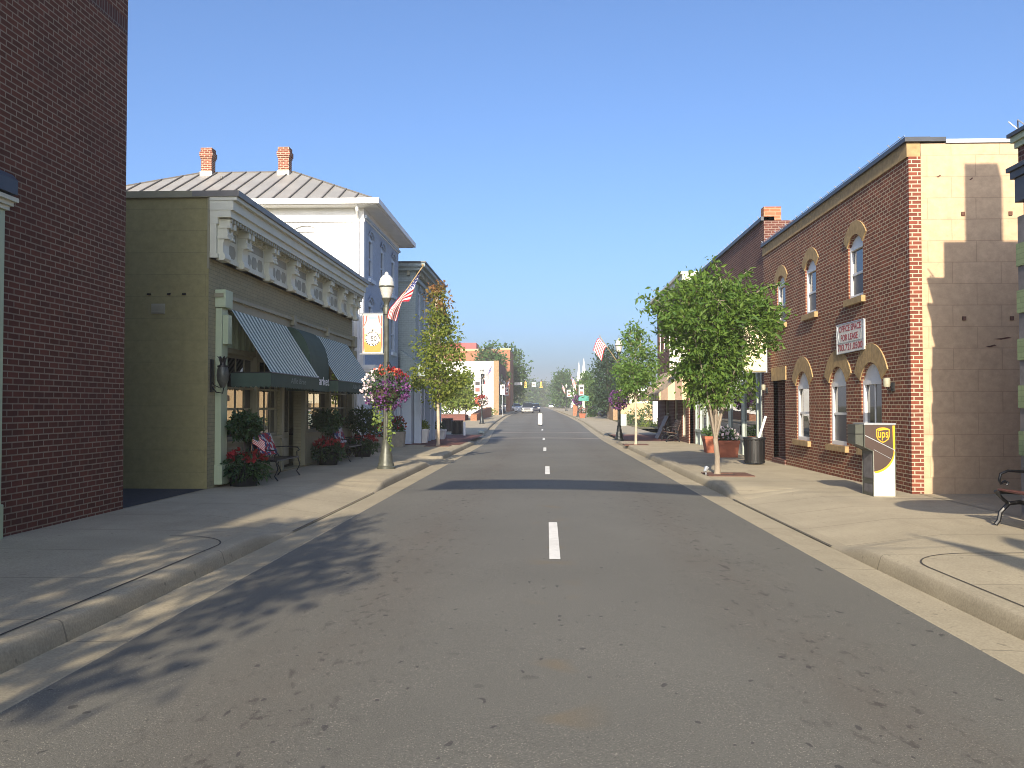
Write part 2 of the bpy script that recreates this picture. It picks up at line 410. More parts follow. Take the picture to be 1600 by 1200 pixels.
kids = lambda o: [c for c in bpy.data.objects if c.parent == o]
def dup(root, loc, label, rotz=0, group=None, scale=None):
    r = root.copy(); col.objects.link(r); r.location = loc; r.rotation_euler = (0, 0, rotz); r['label'] = label
    if scale: r.scale = (scale,) * 3
    if group: r['group'] = group
    for ch in kids(root):
        c = ch.copy(); col.objects.link(c); c.parent = r
        for g in kids(ch):
            d = g.copy(); col.objects.link(d); d.parent = c
    return r
def strip(name, mat, ys, prof, kind='structure', smooth=False):
    """sheet swept along the street; prof(Y) -> list of (x, z above road level)"""
    mb = MB(); rows = []
    for y in ys: rows.append([(x, y, gz(y) + z) for x, z in prof(y)])
    n = len(rows[0]); vs = [p for r in rows for p in r]
    fs = [(i * n + k, i * n + k + 1, (i + 1) * n + k + 1, (i + 1) * n + k) for i in range(len(rows) - 1) for k in range(n - 1)]
    mb.add(vs, fs); o = mb.build(name, mat, None, smooth)
    if kind: o['kind'] = kind
    return o
def text(name, body, mat, parent, o, U, V, w, h, ext=.004, shear=0, align=True):
    cu = bpy.data.curves.new('t', 'FONT'); cu.body = body; cu.extrude = ext; cu.shear = shear; cu.offset = .012; cu.resolution_u = 3
    ob = bpy.data.objects.new('t', cu); col.objects.link(ob)
    me = bpy.data.meshes.new_from_object(ob.evaluated_get(bpy.context.evaluated_depsgraph_get())) if False else ob.to_mesh()
    vs = [tuple(v.co) for v in me.vertices]; fs = [tuple(p.vertices) for p in me.polygons]
    ob.to_mesh_clear(); bpy.data.objects.remove(ob)
    xs = [v[0] for v in vs]; yy = [v[1] for v in vs]
    x0, x1, y0, y1 = min(xs), max(xs), min(yy), max(yy)
    U = Vector(U); V = Vector(V); N = U.cross(V); o = Vector(o)
    mb = MB(); mb.add([o + U * ((x - x0) / (x1 - x0) * w) + V * ((y - y0) / (y1 - y0) * h) + N * (z + ext) for x, y, z in vs], fs)
    return mb.build(name, mat, parent)
# wall planes: mp(u, z, depth inward)
facing_street_right = lambda x: (lambda u, z, d=0: (x + d, u, z))      # stands right of the road, faces -X
facing_street_left = lambda x: (lambda u, z, d=0: (x - d, u, z))       # stands left, faces +X
facing_camera = lambda y: (lambda u, z, d=0: (u, y + d, z))
def arch_pts(u0, u1, zs, rise, n=10):
    w = (u1 - u0) / 2; c = (u0 + u1) / 2
    if rise <= 0: return [(u0, zs), (u1, zs)]
    r = (w * w + rise * rise) / (2 * rise); a = math.asin(min(1, w / r))
    return [(c + r * math.sin(-a + 2 * a * i / n), zs + rise - r + r * math.cos(-a + 2 * a * i / n)) for i in range(n + 1)]
def wall(mb, mp, u0, u1, z0, z1, ops=(), depth=.15):
    us = sorted({u0, u1} | {q for o in ops for q in o[:2]}); zs = sorted({z0, z1} | {q for o in ops for q in (o[2], o[3] + (o[4] if len(o) > 4 else 0))})
    us = [u for u in us if u0 <= u <= u1]; zs = [z for z in zs if z0 <= z <= z1]
    for a, b in zip(us, us[1:]):
        for c, d in zip(zs, zs[1:]):
            cu, cz = (a + b) / 2, (c + d) / 2
            if any(o[0] < cu < o[1] and o[2] < cz < o[3] + (o[4] if len(o) > 4 else 0) for o in ops): continue
            mb.quad(mp(a, c), mp(b, c), mp(b, d), mp(a, d))
    for o in ops:
        a, b, c, d = o[:4]; rise = o[4] if len(o) > 4 else 0
        mb.quad(mp(a, c), mp(a, d), mp(a, d, depth), mp(a, c, depth)); mb.quad(mp(b, c), mp(b, d), mp(b, d, depth), mp(b, c, depth))
        mb.quad(mp(a, c), mp(b, c), mp(b, c, depth), mp(a, c, depth))
        ap = arch_pts(a, b, d, rise)
        for p, q in zip(ap, ap[1:]):
            mb.quad(mp(*p), mp(*q), mp(q[0], q[1], depth), mp(p[0], p[1], depth))
            if rise > 0: mb.quad(mp(*p), mp(*q), mp(q[0], d + rise), mp(p[0], d + rise))
def window(parent, mp, u0, u1, z0, z1, rise=0, dep=.12, frame='white', fw=.06, mid=.5, vert=0, horz=0, lower=None, name='window', glassm='glass', panel=None):
    """sash window set dep into the wall"""
    mb = MB(); f = fw
    mb.mbox(mp, u0, u0 + f, z0, z1, dep - .05, dep + .03); mb.mbox(mp, u1 - f, u1, z0, z1, dep - .05, dep + .03)
    mb.mbox(mp, u0 + f, u1 - f, z0, z0 + f, dep - .05, dep + .03); mb.mbox(mp, u0 + f, u1 - f, z1 - f, z1, dep - .05, dep + .03)
    zm = z0 + (z1 - z0) * mid
    if mid > 0: mb.mbox(mp, u0 + f, u1 - f, zm - .025, zm + .025, dep - .03, dep + .02)
    for k in range(1, vert + 1):
        u = u0 + (u1 - u0) * k / (vert + 1); mb.mbox(mp, u - .014, u + .014, z0 + f, z1 - f, dep - .012, dep + .012)
    for k in range(1, horz + 1):
        z = z0 + (z1 - z0) * k / (horz + 1); mb.mbox(mp, u0 + f, u1 - f, z - .013, z + .013, dep - .0105, dep + .0105)
    if rise > 0:
        ap = arch_pts(u0, u1, z1, rise)
        mb.add([mp(u, z, dep - .02) for u, z in ap], [tuple(range(len(ap)))])
    w = mb.build(name, M[frame], parent)
    g = MB(); g.mbox(mp, u0 + f, u1 - f, (zm if lower else z0 + f), z1 - f, dep + .004, dep + .009); g.build('pane', M[glassm], w)
    if lower:
        g = MB(); g.mbox(mp, u0 + f, u1 - f, z0 + f, zm - .026, dep - .006, dep - .001); g.build('screen', M[lower], w)
    return w
def voussoirs(parent, mp, u0, u1, zs, rise, th, n=11, name='arch'):
    mb = MB(); w = (u1 - u0) / 2 ; c = (u0 + u1) / 2
    r = (w * w + rise * rise) / (2 * rise); a = math.asin(min(1, w / r)); zc = zs + rise - r
    for i in range(n):
        t0 = -a + 2 * a * i / n + .004; t1 = -a + 2 * a * (i + 1) / n - .004
        P = [(c + rr * math.sin(t), zc + rr * math.cos(t)) for rr, t in ((r, t0), (r + th, t0), (r + th, (t0 + t1) / 2), (r + th, t1), (r, t1), (r, (t0 + t1) / 2))]
        A = [mp(u, z, -.025) for u, z in P]; B = [mp(u, z, .05) for u, z in P]
        mb.add(A + B, [tuple(range(6)), tuple(range(11, 5, -1))] + [(k, (k + 1) % 6, 6 + (k + 1) % 6, 6 + k) for k in range(6)])
    return mb.build(name, M['tan_arch'], parent)

# leaves ------------------------------------------------------------
def leaf_mesh(name, mat, parent, pts, size, out=None, droop=.3, aspect=.5, jitter=.35, local=False):
    pts = np.asarray(pts, float); n = len(pts)
    if n == 0: return None
    d = rng.normal(size=(n, 3))
    if out is not None: d += out
    d[:, 2] -= droop
    d /= np.linalg.norm(d, axis=1)[:, None]
    r = rng.normal(size=(n, 3)); s = np.cross(d, r); s /= np.linalg.norm(s, axis=1)[:, None] + 1e-9
    nn = np.cross(s, d)
    L = (size * (1 + jitter * rng.normal(size=n)).clip(.5, 1.8))[:, None]
    a = pts; c = pts + d * L
    m = pts + d * L * .45
    b = m + s * L * aspect * .5 + nn * L * .08; e = m - s * L * aspect * .5 + nn * L * .08
    vs = np.stack([a, b, c, e], 1).reshape(-1, 3)
    o = origin.get(parent, Vector((0, 0, 0))) if not local else Vector((0, 0, 0))
    vs = vs - np.array(o)
    me = bpy.data.meshes.new(name)
    me.from_pydata(vs.tolist(), [], np.arange(4 * n).reshape(-1, 4).tolist()); me.materials.append(mat)
    ob = bpy.data.objects.new(name, me); col.objects.link(ob)
    if parent: ob.parent = parent
    origin[ob] = o
    if name == 'flowers': ob['kind'] = 'stuff'
    return ob
def crown_pts(shape, center, rad, nclump, per, spread, shell=.55):
    """clump centres inside an envelope. shape(t, phi) -> radius factor for height t in 0..1"""
    cx, cy, z0, z1 = center[0], center[1], center[2], center[3]
    cl = []
    while len(cl) < nclump:
        t = random.random(); ph = random.random() * 2 * PI
        rr = rad * shape(t, ph)
        if rr <= 0.02: continue
        if random.random() > rr / rad * 1.1: continue
        q = math.sqrt(random.uniform(shell ** 2 * .4, 1)) * rr
        cl.append((cx + q * math.cos(ph), cy + q * math.sin(ph), z0 + t * (z1 - z0)))
    cl = np.array(cl)
    pts = np.repeat(cl, per, 0) + rng.normal(size=(nclump * per, 3)) * np.array([spread, spread, spread * .7])
    return cl, pts
def tree(name, label, cat, x, y, zb, trunk_h, trunk_r, crown, nclump, per, spread, leaf, leafm, barkm, group=None, nl=6, lean=(0, 0), droop=.3, aspect=.5, upward=.5, shell=.55, twigs=True):
    """crown=(z0,z1,rad,shape)"""
    root = thing(name, label, cat, (x, y, zb), group)
    z0, z1, rad, shape = crown
    cl, pts = crown_pts(shape, (x + lean[0], y + lean[1], zb + z0, zb + z1), rad, nclump, per, spread, shell)
    mb = MB()
    fork = Vector((x + lean[0] * .3, y + lean[1] * .3, zb + trunk_h))
    mb.tube([(x, y, zb - .05), (x + .01, y, zb + .12), (x + .02 + lean[0] * .1, y, zb + trunk_h * .5), fork], [trunk_r * 1.45, trunk_r * 1.05, trunk_r * .92, trunk_r * .85], 10)
    top = zb + z1
    tips = []
    for i in range(nl):
        a = 2 * PI * i / nl + random.uniform(-.3, .3); k = random.uniform(.4, .75); hh = random.uniform(.5, .85)
        k *= min(1, shape(max(0, (fork.z + (top - fork.z) * hh - zb - z0) / (z1 - z0)), a) + .05)
        t = Vector((fork.x + math.cos(a) * rad * k, fork.y + math.sin(a) * rad * k, fork.z + (top - fork.z) * hh))
        md = fork.lerp(t, .5) + Vector((math.cos(a) * -.1, math.sin(a) * -.1, .1)) * rad * .3
        mb.tube([fork - Vector((0, 0, .03)), fork.lerp(md, .5) + Vector((0, 0, .02)), md, t], [trunk_r * .55, trunk_r * .42, trunk_r * .3, trunk_r * .08], 6, False); tips += [md, t, fork.lerp(md, .6)]
    lead = Vector((x + lean[0], y + lean[1], top - (top - fork.z) * .12))
    mb.tube([fork, fork.lerp(lead, .5), lead], [trunk_r * .6, trunk_r * .35, trunk_r * .06], 6, False)
    for s in (.25, .45, .65, .85): tips.append(fork.lerp(lead, s))
    if twigs:
        for c in cl[:: max(1, len(cl) // 90)]:
            c = Vector(c); b = min(tips, key=lambda q: (q - c).length + max(0, q.z - c.z) * upward)
            mb.tube([b, b.lerp(c, .55) + Vector((0, 0, .04)), c], [trunk_r * .14, trunk_r * .09, trunk_r * .03], 4, False)
    mb.build('trunk', barkm, root, True)
    out = pts - np.array([x + lean[0], y + lean[1], zb + (z0 + z1) / 2]); out /= np.linalg.norm(out, axis=1)[:, None] + 1e-6
    leaf_mesh('crown', leafm, root, pts, leaf, out * .8, droop, aspect)
    return root

SW = .15            # kerb height
# ================================================================== SETTING
ys_all = [-80, -50, -30, -20, -12] + [i * 1.0 for i in range(-8, 62)] + [64, 68, 72, 76, 80, 86, 92, 100, 108, 115, 125, 135, 145, 155, 170, 190, 215, 240, 270, 300, 350, 400, 500, 700]
EL = [(-80, -2.88), (44, -2.9), (53, -3.3), (68, -3.9), (81, -4.3), (110, -4.9), (153, -5.05), (240, -5.5), (400, -9), (700, -22)]
ER = [(-80, 2.88), (45, 2.9), (64, 3.0), (86, 3.1), (114, 2.75), (145, 2.0), (227, 1.0), (400, -1.5), (700, -14)]
def xl_(Y): return lerp_tab(EL, Y)
def xr_(Y): return lerp_tab(ER, Y)
def road_prof(Y):
    a, b = xl_(Y), xr_(Y); n = 12
    return [(a + (b - a) * i / n, .045 * (1 - (2 * i / n - 1) ** 2)) for i in range(n + 1)]
def road_z(x, Y):
    a, b = xl_(Y), xr_(Y); t = (x - a) / (b - a)
    return gz(Y) + .045 * (1 - (2 * t - 1) ** 2)
strip('road', M['asphalt'], ys_all, road_prof, smooth=True)
def ground_sheet():
    mb = MB(); xs = [-900, -300, -60, -6, 6, 60, 300, 900]; ys = [-140, -80, 0, 46, 60, 100, 150, 300, 700, 1200]
    vs = [(x, y, gz(y) - .09) for y in ys for x in xs]; n = len(xs)
    mb.add(vs, [(i * n + k, i * n + k + 1, (i + 1) * n + k + 1, (i + 1) * n + k) for i in range(len(ys) - 1) for k in range(n - 1)])
    o = mb.build('ground', M['lawn']); o['kind'] = 'structure'
ground_sheet()
# kerb height factor along both sides (driveway aprons at the two alleys, flush crossing at the side street)
KL = [(-80, 1), (10.2, 1), (11.6, .06), (17.2, .06), (18.6, 1), (24.8, 1), (25.8, .1), (28.3, .1), (29.2, 1), (41, 1), (42.5, .06), (52.5, .06), (54, 1), (700, 1)]
KR = [(-80, 1), (9.4, 1), (10.6, .06), (16.0, .06), (17.2, 1), (41.5, 1), (43, .06), (52, .06), (53.5, 1), (700, 1)]
ysk = sorted(set(ys_all + [10.2, 10.6, 10.9, 11.2, 11.6, 17.2, 17.6, 18.1, 18.6, 9.4, 9.8, 10.2, 16, 16.4, 16.8, 24.8, 25.8, 25.3, 28.3, 28.8, 29.2, 42.5, 41.5, 52.5, 53.5]))
def smooth01(t): return t * t * (3 - 2 * t)
def kl(Y): return smooth01(lerp_tab(KL, Y))
def kr(Y): return smooth01(lerp_tab(KR, Y))
GW = .42
for side, E_, K_ in ((-1, xl_, kl), (1, xr_, kr)):
    def gp(Y, s=side, E_=E_, K_=K_):
        e = E_(Y); return [(e - s * .02, -.004), (e, .006), (e + s * GW, -.005)]
    strip('gutter', M['gutter'], ysk, gp)
    def kp(Y, s=side, E_=E_, K_=K_):
        e = E_(Y) + s * GW; h = .006 + (SW - .006) * K_(Y)
        return [(e - s * .002, -.03), (e, -.005 + .1 * h), (e + s * .02, h * .55), (e + s * .035, h * .85), (e + s * .055, h * .96), (e + s * .085, h), (e + s * .19, h + .004)]
    strip('kerb', M['kerb'], ysk, kp, smooth=True)
    def sp(Y, s=side, E_=E_, K_=K_):
        e = E_(Y) + s * (GW + .19); h = (SW) * K_(Y) + .008 * (1 - K_(Y))
        far = s * 6.4 if Y < 52 else s * (9.5 if s < 0 else 6.4)
        w = 1.1
        return [(e, h), (e + s * .012, h + .003), (e + s * w, SW), (far, SW + .01)]
    strip('sidewalk', M['sidewalk'], [y for y in ysk if y <= 240], sp)
# dark seams where the raised walk meets the aprons, and back-of-kerb joint
def ribbon(name, pts, w, mat, kind='structure', lift=.006, zf=None):
    mb = MB(); L = []; 
    for i, p in enumerate(pts):
        a = Vector(pts[max(0, i - 1)]); b = Vector(pts[min(len(pts) - 1, i + 1)]); d = (b - a).normalized(); n = Vector((-d.y, d.x)) * w / 2
        L.append((p[0] + n.x, p[1] + n.y)); L.append((p[0] - n.x, p[1] - n.y))
    vs = [(x, y, zf(x, y) + lift) for x, y in L]
    mb.add(vs, [(2 * i, 2 * i + 1, 2 * i + 3, 2 * i + 2) for i in range(len(pts) - 1)])
    o = mb.build(name, mat); o['kind'] = kind; return o
def walk_z(side):
    E_, K_ = (xl_, kl) if side < 0 else (xr_, kr)
    def f(x, y):
        e = E_(y) + side * (GW + .19); h = SW * K_(y) + .008 * (1 - K_(y)); t = max(0, min(1, (side * (x - e)) / 1.1))
        return gz(y) + h + (SW - h) * t + .002
    return f
arc = lambda cx, cy, r, a0, a1, n=14: [(cx + r * math.cos(R(a0 + (a1 - a0) * i / n)), cy + r * math.sin(R(a0 + (a1 - a0) * i / n))) for i in range(n + 1)]
kx = 2.88 + GW + .2
ribbon('walk_joint', [(-kx, y * .5) for y in range(-6, 19)] + arc(-kx - .75, 9.4, .75, 0, 95), .018, M['seam'], zf=walk_z(-1))
ribbon('walk_joint', [(kx, y * .5) for y in range(-6, 17)] + arc(kx + .85, 8.4, .85, 180, 82) + [(kx + 1.9, 9.35), (6.3, 9.7)], .018, M['seam'], zf=walk_z(1))
ribbon('walk_joint', [(-kx + .19, 11.6 + i * .5) for i in range(12)], .025, M['seam'], zf=lambda x, y: gz(y) + .012)
ribbon('walk_joint', [(kx - .19, 10.6 + i * .5) for i in range(12)], .025, M['seam'], zf=lambda x, y: gz(y) + .012)
# alley floors, brick crossings
def pad(name, mat, x0, x1, y0, y1, dz):
    mb = MB(); n = 6
    for i in range(n):
        a = y0 + (y1 - y0) * i / n; b = y0 + (y1 - y0) * (i + 1) / n
        mb.quad((x0, a, gz(a) + dz), (x1, a, gz(a) + dz), (x1, b, gz(b) + dz), (x0, b, gz(b) + dz))
    o = mb.build(name, mat); o['kind'] = 'structure'; return o
pad('alley_floor', M['asphalt_old'], -30, -6.16, 12.8, 16.1, SW + .016)
pad('alley_floor', M['gutter'], 6.35, 30, 11.5, 15.6, SW + .016)
pad('brick_paving', M['brick_paver'], -9, -3.55, 36.6, 50.5, SW + .016)
pad('brick_paving', M['brick_paver'], 3.62, 6.4, 41.5, 51, SW + .016)
pad('side_street', M['asphalt'], -60, -9.0, 46.5, 56, SW - .02)
pad('side_street', M['asphalt'], 6.42, 60, 51.2, 60, -.02)
pad('plaza', M['sidewalk'], -14, -9.5, 57, 85, SW + .01)
pad('lawn', M['lawn'], 6.42, 40, 62, 105, SW + .03)
pad('lawn', M['lawn'], -40, -9.5, 57, 116, .1)
pad('sidewalk', M['sidewalk'], 3.6, 6.42, 51, 62, SW + .012)
# road marks
def mark(name, x, y0, y1, w, mat=None):
    mb = MB(); n = max(1, int((y1 - y0) / .5))
    for i in range(n):
        a = y0 + (y1 - y0) * i / n; b = y0 + (y1 - y0) * (i + 1) / n; l, r = x - w / 2, x + w / 2
        mb.quad((l, a, road_z(l, a) + .005), (r, a, road_z(r, a) + .005), (r, b, road_z(r, b) + .005), (l, b, road_z(l, b) + .005))
    o = mb.build(name, mat or M['white_line']); o['kind'] = 'structure'; return o
for k, (y0, x) in enumerate(((9.35, .085), (21.6, .02), (33.8, -.07), (46.1, -.15), (62, -.3), (74, -.5), (86.5, -.6))):
    mark('lane_line', x, y0, y0 + 3.05, .115)
for yb in (48.3, 58.2):
    mb = MB(); n = 16
    for i in range(n):
        x0 = xl_(yb) + (xr_(yb) - xl_(yb)) * i / n; x1 = xl_(yb) + (xr_(yb) - xl_(yb)) * (i + 1) / n
        c0 = (1 - (2 * i / n - 1) ** 2) * .0; 
        mb.quad((x0, yb, road_z(x0, yb) + .006), (x1, yb, road_z(x1, yb) + .006), (x1, yb + .75, road_z(x1, yb + .75) + .006), (x0, yb + .75, road_z(x0, yb + .75) + .006))
    o = mb.build('crosswalk_band', M['band_conc']); o['kind'] = 'structure'
# ================================================================== BUILDINGS, LEFT SIDE
XL = -6.15
def end_walls(mb, x0, x1, y0, y1, z0, z1, sides='NFBT'):
    """remaining faces of a block: N near (-Y), F far (+Y), B outer side, T roof"""
    if 'N' in sides: mb.quad((x0, y0, z0), (x1, y0, z0), (x1, y0, z1), (x0, y0, z1))
    if 'F' in sides: mb.quad((x0, y1, z0), (x1, y1, z0), (x1, y1, z1), (x0, y1, z1))
    if 'L' in sides: mb.quad((x0, y0, z0), (x0, y1, z0), (x0, y1, z1), (x0, y0, z1))
    if 'R' in sides: mb.quad((x1, y0, z0), (x1, y1, z0), (x1, y1, z1), (x1, y0, z1))
    if 'T' in sides: mb.quad((x0, y0, z1), (x1, y0, z1), (x1, y1, z1), (x0, y1, z1))

# --- tall dark brick block filling the left edge
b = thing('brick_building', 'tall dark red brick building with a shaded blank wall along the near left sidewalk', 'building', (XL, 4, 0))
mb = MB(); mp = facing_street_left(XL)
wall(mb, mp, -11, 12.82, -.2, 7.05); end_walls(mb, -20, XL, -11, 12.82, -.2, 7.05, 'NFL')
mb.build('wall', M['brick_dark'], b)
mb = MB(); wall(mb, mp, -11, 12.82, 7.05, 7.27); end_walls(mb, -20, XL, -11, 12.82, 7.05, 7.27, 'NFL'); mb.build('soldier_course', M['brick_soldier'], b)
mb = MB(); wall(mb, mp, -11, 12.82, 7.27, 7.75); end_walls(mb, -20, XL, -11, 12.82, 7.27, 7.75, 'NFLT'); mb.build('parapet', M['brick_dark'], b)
mb = MB(); mb.box(XL, XL + .07, 8.2, 9.80, .0, 3.80); mb.box(XL, XL + .09, 8.2, 9.815, .0, .5); mb.build('pilaster', M['cream_green'], b, bevel=.01)
mb = MB()
for i, (z, d) in enumerate(((3.80, .10), (3.85, .13), (3.90, .17))): mb.box(XL, XL + d, 7, 9.74 + d * .9, z, z + .048)
mb.build('pilaster_cap', M['cream'], b)
mb = MB(); mb.prism([(XL, 7, 3.97), (XL + .2, 7, 3.97), (XL + .2, 7, 4.13), (XL + .14, 7, 4.2), (XL, 7, 4.2)], (0, 2.82, 0)); mb.build('gutter_box', M['dark_cap'], b)

# --- olive painted shop with bracketed cornice
b = thing('shop_building', 'one storey olive painted brick shop with cream bracketed cornice and striped awnings', 'building', (XL, 22, 0))
Y0, Y1, ZT = 16.05, 28.15, 5.42
mp = facing_street_left(XL)
mb = MB()
wall(mb, mp, Y0, Y1, -.2, ZT, [(16.75, 20.45, .9, 3.42), (20.6, 22.45, .1, 3.3), (22.6, 27.5, .9, 3.42)], .25)
mb.build('front_wall', M['olive'], b)
mb = MB(); end_walls(mb, -24, XL - .002, Y0, Y1, -.2, ZT, 'NFT'); mb.build('side_wall', M['olive_block'], b)
mb = MB(); mb.box(XL - .02, XL + .015, Y0 - .03, Y0 + .0, 4.1, ZT); mb.box(-24, XL, Y0 - .045, Y0 + .2, ZT - .02, ZT + .1); mb.build('coping', M['olive_trim'], b)
mb = MB(); mb.box(-7.2, -6.95, Y0 - .02, Y0 + .01, 3.28, 3.46)
for k in range(4): mb.box(-7.19, -6.96, Y0 - .03, Y0 - .02, 3.30 + k * .04, 3.32 + k * .04)
mb.build('vent_grille', M['cream_dark'], b)
mb = MB()
for x in (-7.25, -6.88, -6.6): mb.box(x - .03, x + .03, Y0 - .03, Y0 + .01, 3.62, 3.65)
build_each(mb, 'wall_anchor', M['black_iron'], b)
# cornice
co_ = MB(); F0, F1 = Y0 + .0, 28.0
co_.box(XL, XL + .13, F0, F1, 4.3, 5.03)                       # frieze
co_.box(XL, XL + .16, F0 - .005, F1 + .005, 4.3, 4.38)
co_.box(XL, XL + .16, F0 - .006, F1 + .006, 4.92, 5.04)
co_.box(XL, XL + .40, F0 - .01, F1 + .01, 5.04, 5.17)           # crown
co_.box(XL, XL + .45, F0 - .02, F1 + .02, 5.17, 5.34)
co_.box(XL, XL + .52, F0 - .03, F1 + .03, 5.342, 5.412)
cor = co_.build('cornice', M['cream'], b)
mb = MB(); mb.box(XL - .3, XL + .56, F0 - .05, F1 + .05, 5.415, 5.52); mb.build('cornice_cap', M['grey_flash'], cor)
mb = MB()
k = F0 + .1
while k < F1 - .1: mb.box(XL + .31, XL + .385, k, k + .07, 4.965, 5.035); k += .15
build_each(mb, 'dentil', M['cream_dark'], cor)
BY = [16.3, 17.35, 19.0, 20.7, 22.4, 24.05, 25.75, 26.95, 27.75]
for k, y in enumerate(BY):
    mb = MB()
    w_ = .16
    # lower scroll: side profile in x-z
    prof = [(0, 4.27), (.17, 4.27), (.21, 4.31), (.2, 4.37), (.16, 4.42), (.155, 4.56), (.19, 4.66), (.25, 4.70), (.27, 4.76), (.24, 4.80), (0, 4.82)]
    mb.prism([(XL + .1 + px * .8, y - w_, pz) for px, pz in prof], (0, 2 * w_, 0))
    for s in (-1, 1):
        mb.box(XL + .1, XL + .36, y + s * .11 - .06, y + s * .11 + .06, 4.86, 5.03)
        mb.box(XL + .1, XL + .30, y + s * .11 - .044, y + s * .11 + .044, 4.702, 4.862)
        mb.box(XL + .1, XL + .33, y + s * .11 - .068, y + s * .11 + .068, 4.66, 4.704)
    mb.build('bracket', M['cream'], cor)
mb = MB()
for a, c in zip(BY, BY[1:]):
    m_ = (a + c) / 2; hw = (c - a) / 2 - .26
    if hw < .1: continue
    x = XL + .131
    nseg = 3 if hw > .4 else 1
    for q in range(nseg):
        u0 = m_ - hw + 2 * hw * q / nseg + .03; u1 = m_ - hw + 2 * hw * (q + 1) / nseg - .03; cz = 4.53
        pts = [(u0 + .07, cz - .12), (u1 - .07, cz - .12), (u1, cz - .04), (u1, cz + .04), (u1 - .07, cz + .12), (u0 + .07, cz + .12), (u0, cz + .04), (u0, cz - .04)]
        mb.prism([(x, u, z) for u, z in pts], (.006, 0, 0))
    mb.box(x, x + .007, m_ - hw, m_ + hw, 4.73, 4.89)
build_each(mb, 'inset_panel', M['cream_dark'], cor)
mb = MB()
for a, c in zip(BY, BY[1:]):
    for q in range(4):
        y = a + (c - a) * (q + .9) / 4.8
        if c - a > 1.2: mb.box(XL + .13, XL + .24, y - .04, y + .04, 4.93, 4.99)
build_each(mb, 'cornice_block', M['cream'], cor)
# shopfront joinery
mb = MB()
mb.box(XL, XL + .1, 16.38, 27.95, 3.43, 3.62); mb.box(XL, XL + .16, 16.34, 28.0, 3.62, 3.69)
for y in (21.0, 24.3): mb.box(XL, XL + .2, y - .09, y + .09, 3.5, 3.74)
mb.build('fascia', M['olive_trim'], b)
for y in (16.4, 27.6):
    mb = MB(); mb.box(XL, XL + .12, y, y + .32, .14, 3.43); mb.box(XL, XL + .15, y - .02, y + .34, .14, .5); mb.box(XL, XL + .2, y - .03, y + .35, 3.43, 3.76)
    mb.box(XL + .12, XL + .22, y + .06, y + .26, 2.75, 3.3); mb.build('pilaster', M['cream_green'] if y < 20 else M['olive_trim'], b, bevel=.008)
mb = MB(); mb.box(XL, XL + .06, 20.45, 20.62, .1, 3.42); mb.box(XL - .05, XL + .05, 22.44, 22.6, .1, 3.42); build_each(mb, 'door_post', M['olive_trim'], b)
for (a, c, nm) in ((16.75, 20.45, 4), (22.6, 27.5, 5)):
    half = (a + c) / 2 + (.2 if a < 20 else .1)
    for u0, u1 in ((a, half), (half, c)):
        window(b, mp, u0 + .03, u1 - .03, .92, 2.62, 0, .1, 'olive_trim', .07, .36, 3, 0, None, 'shop_window', 'glass_shop')
    mb = MB(); mb.mbox(mp, half - .09, half + .09, .9, 3.42, -.03, .15); mb.mbox(mp, a, c, 2.62, 2.72, -.02, .15); mb.mbox(mp, a, c, 1.93, 1.97, .02, .13); mb.build('window_mullion', M['olive_trim'], b)
    mb = MB(); n_ = int((c - a) / .33)
    mb.mbox(mp, a, c, 2.72, 3.42, .1, .13)
    for k in range(n_ + 1):
        u = a + (c - a) * k / n_; mb.mbox(mp, u - .07, u + .07, 2.72, 3.42, .02, .1)
    mb.build('transom_panel', M['cream_green'], b)
    mb = MB(); mb.mbox(mp, a, c, .12, .9, -.02, .12)
    for k in range(4):
        u = a + (c - a) * (k + .5) / 4; w_ = (c - a) / 8 - .08
        for (p, q, r_, s_) in ((u - w_, u + w_, .74, .77), (u - w_, u + w_, .26, .29), (u - w_, u - w_ + .03, .29, .74), (u + w_ - .03, u + w_, .29, .74)): mb.mbox(mp, p, q, r_, s_, -.035, -.02)
    mb.mbox(mp, a, c, .86, .92, -.07, .1)
    mb.build('stall_riser', M['olive_trim'], b)
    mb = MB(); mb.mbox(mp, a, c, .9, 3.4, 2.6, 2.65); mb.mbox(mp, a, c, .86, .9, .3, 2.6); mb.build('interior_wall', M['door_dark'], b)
d = MB(); d.mbox(mp, 20.75, 22.3, .14, 2.6, .32, .38); dr = d.build('door', M['olive_trim'], b)
d = MB(); d.mbox(mp, 20.9, 22.15, .95, 2.45, .3, .315); d.build('door_glass', M['glass'], dr)
d = MB(); d.mbox(mp, 20.9, 22.15, .25, .8, .306, .316); d.build('door_panel', M['cream_dark'], dr)
d = MB(); d.tube([(XL - .26, 20.98, 1.15), (XL - .24, 20.98, 1.35)], .015, 6); d.build('handle', M['chrome'], dr)
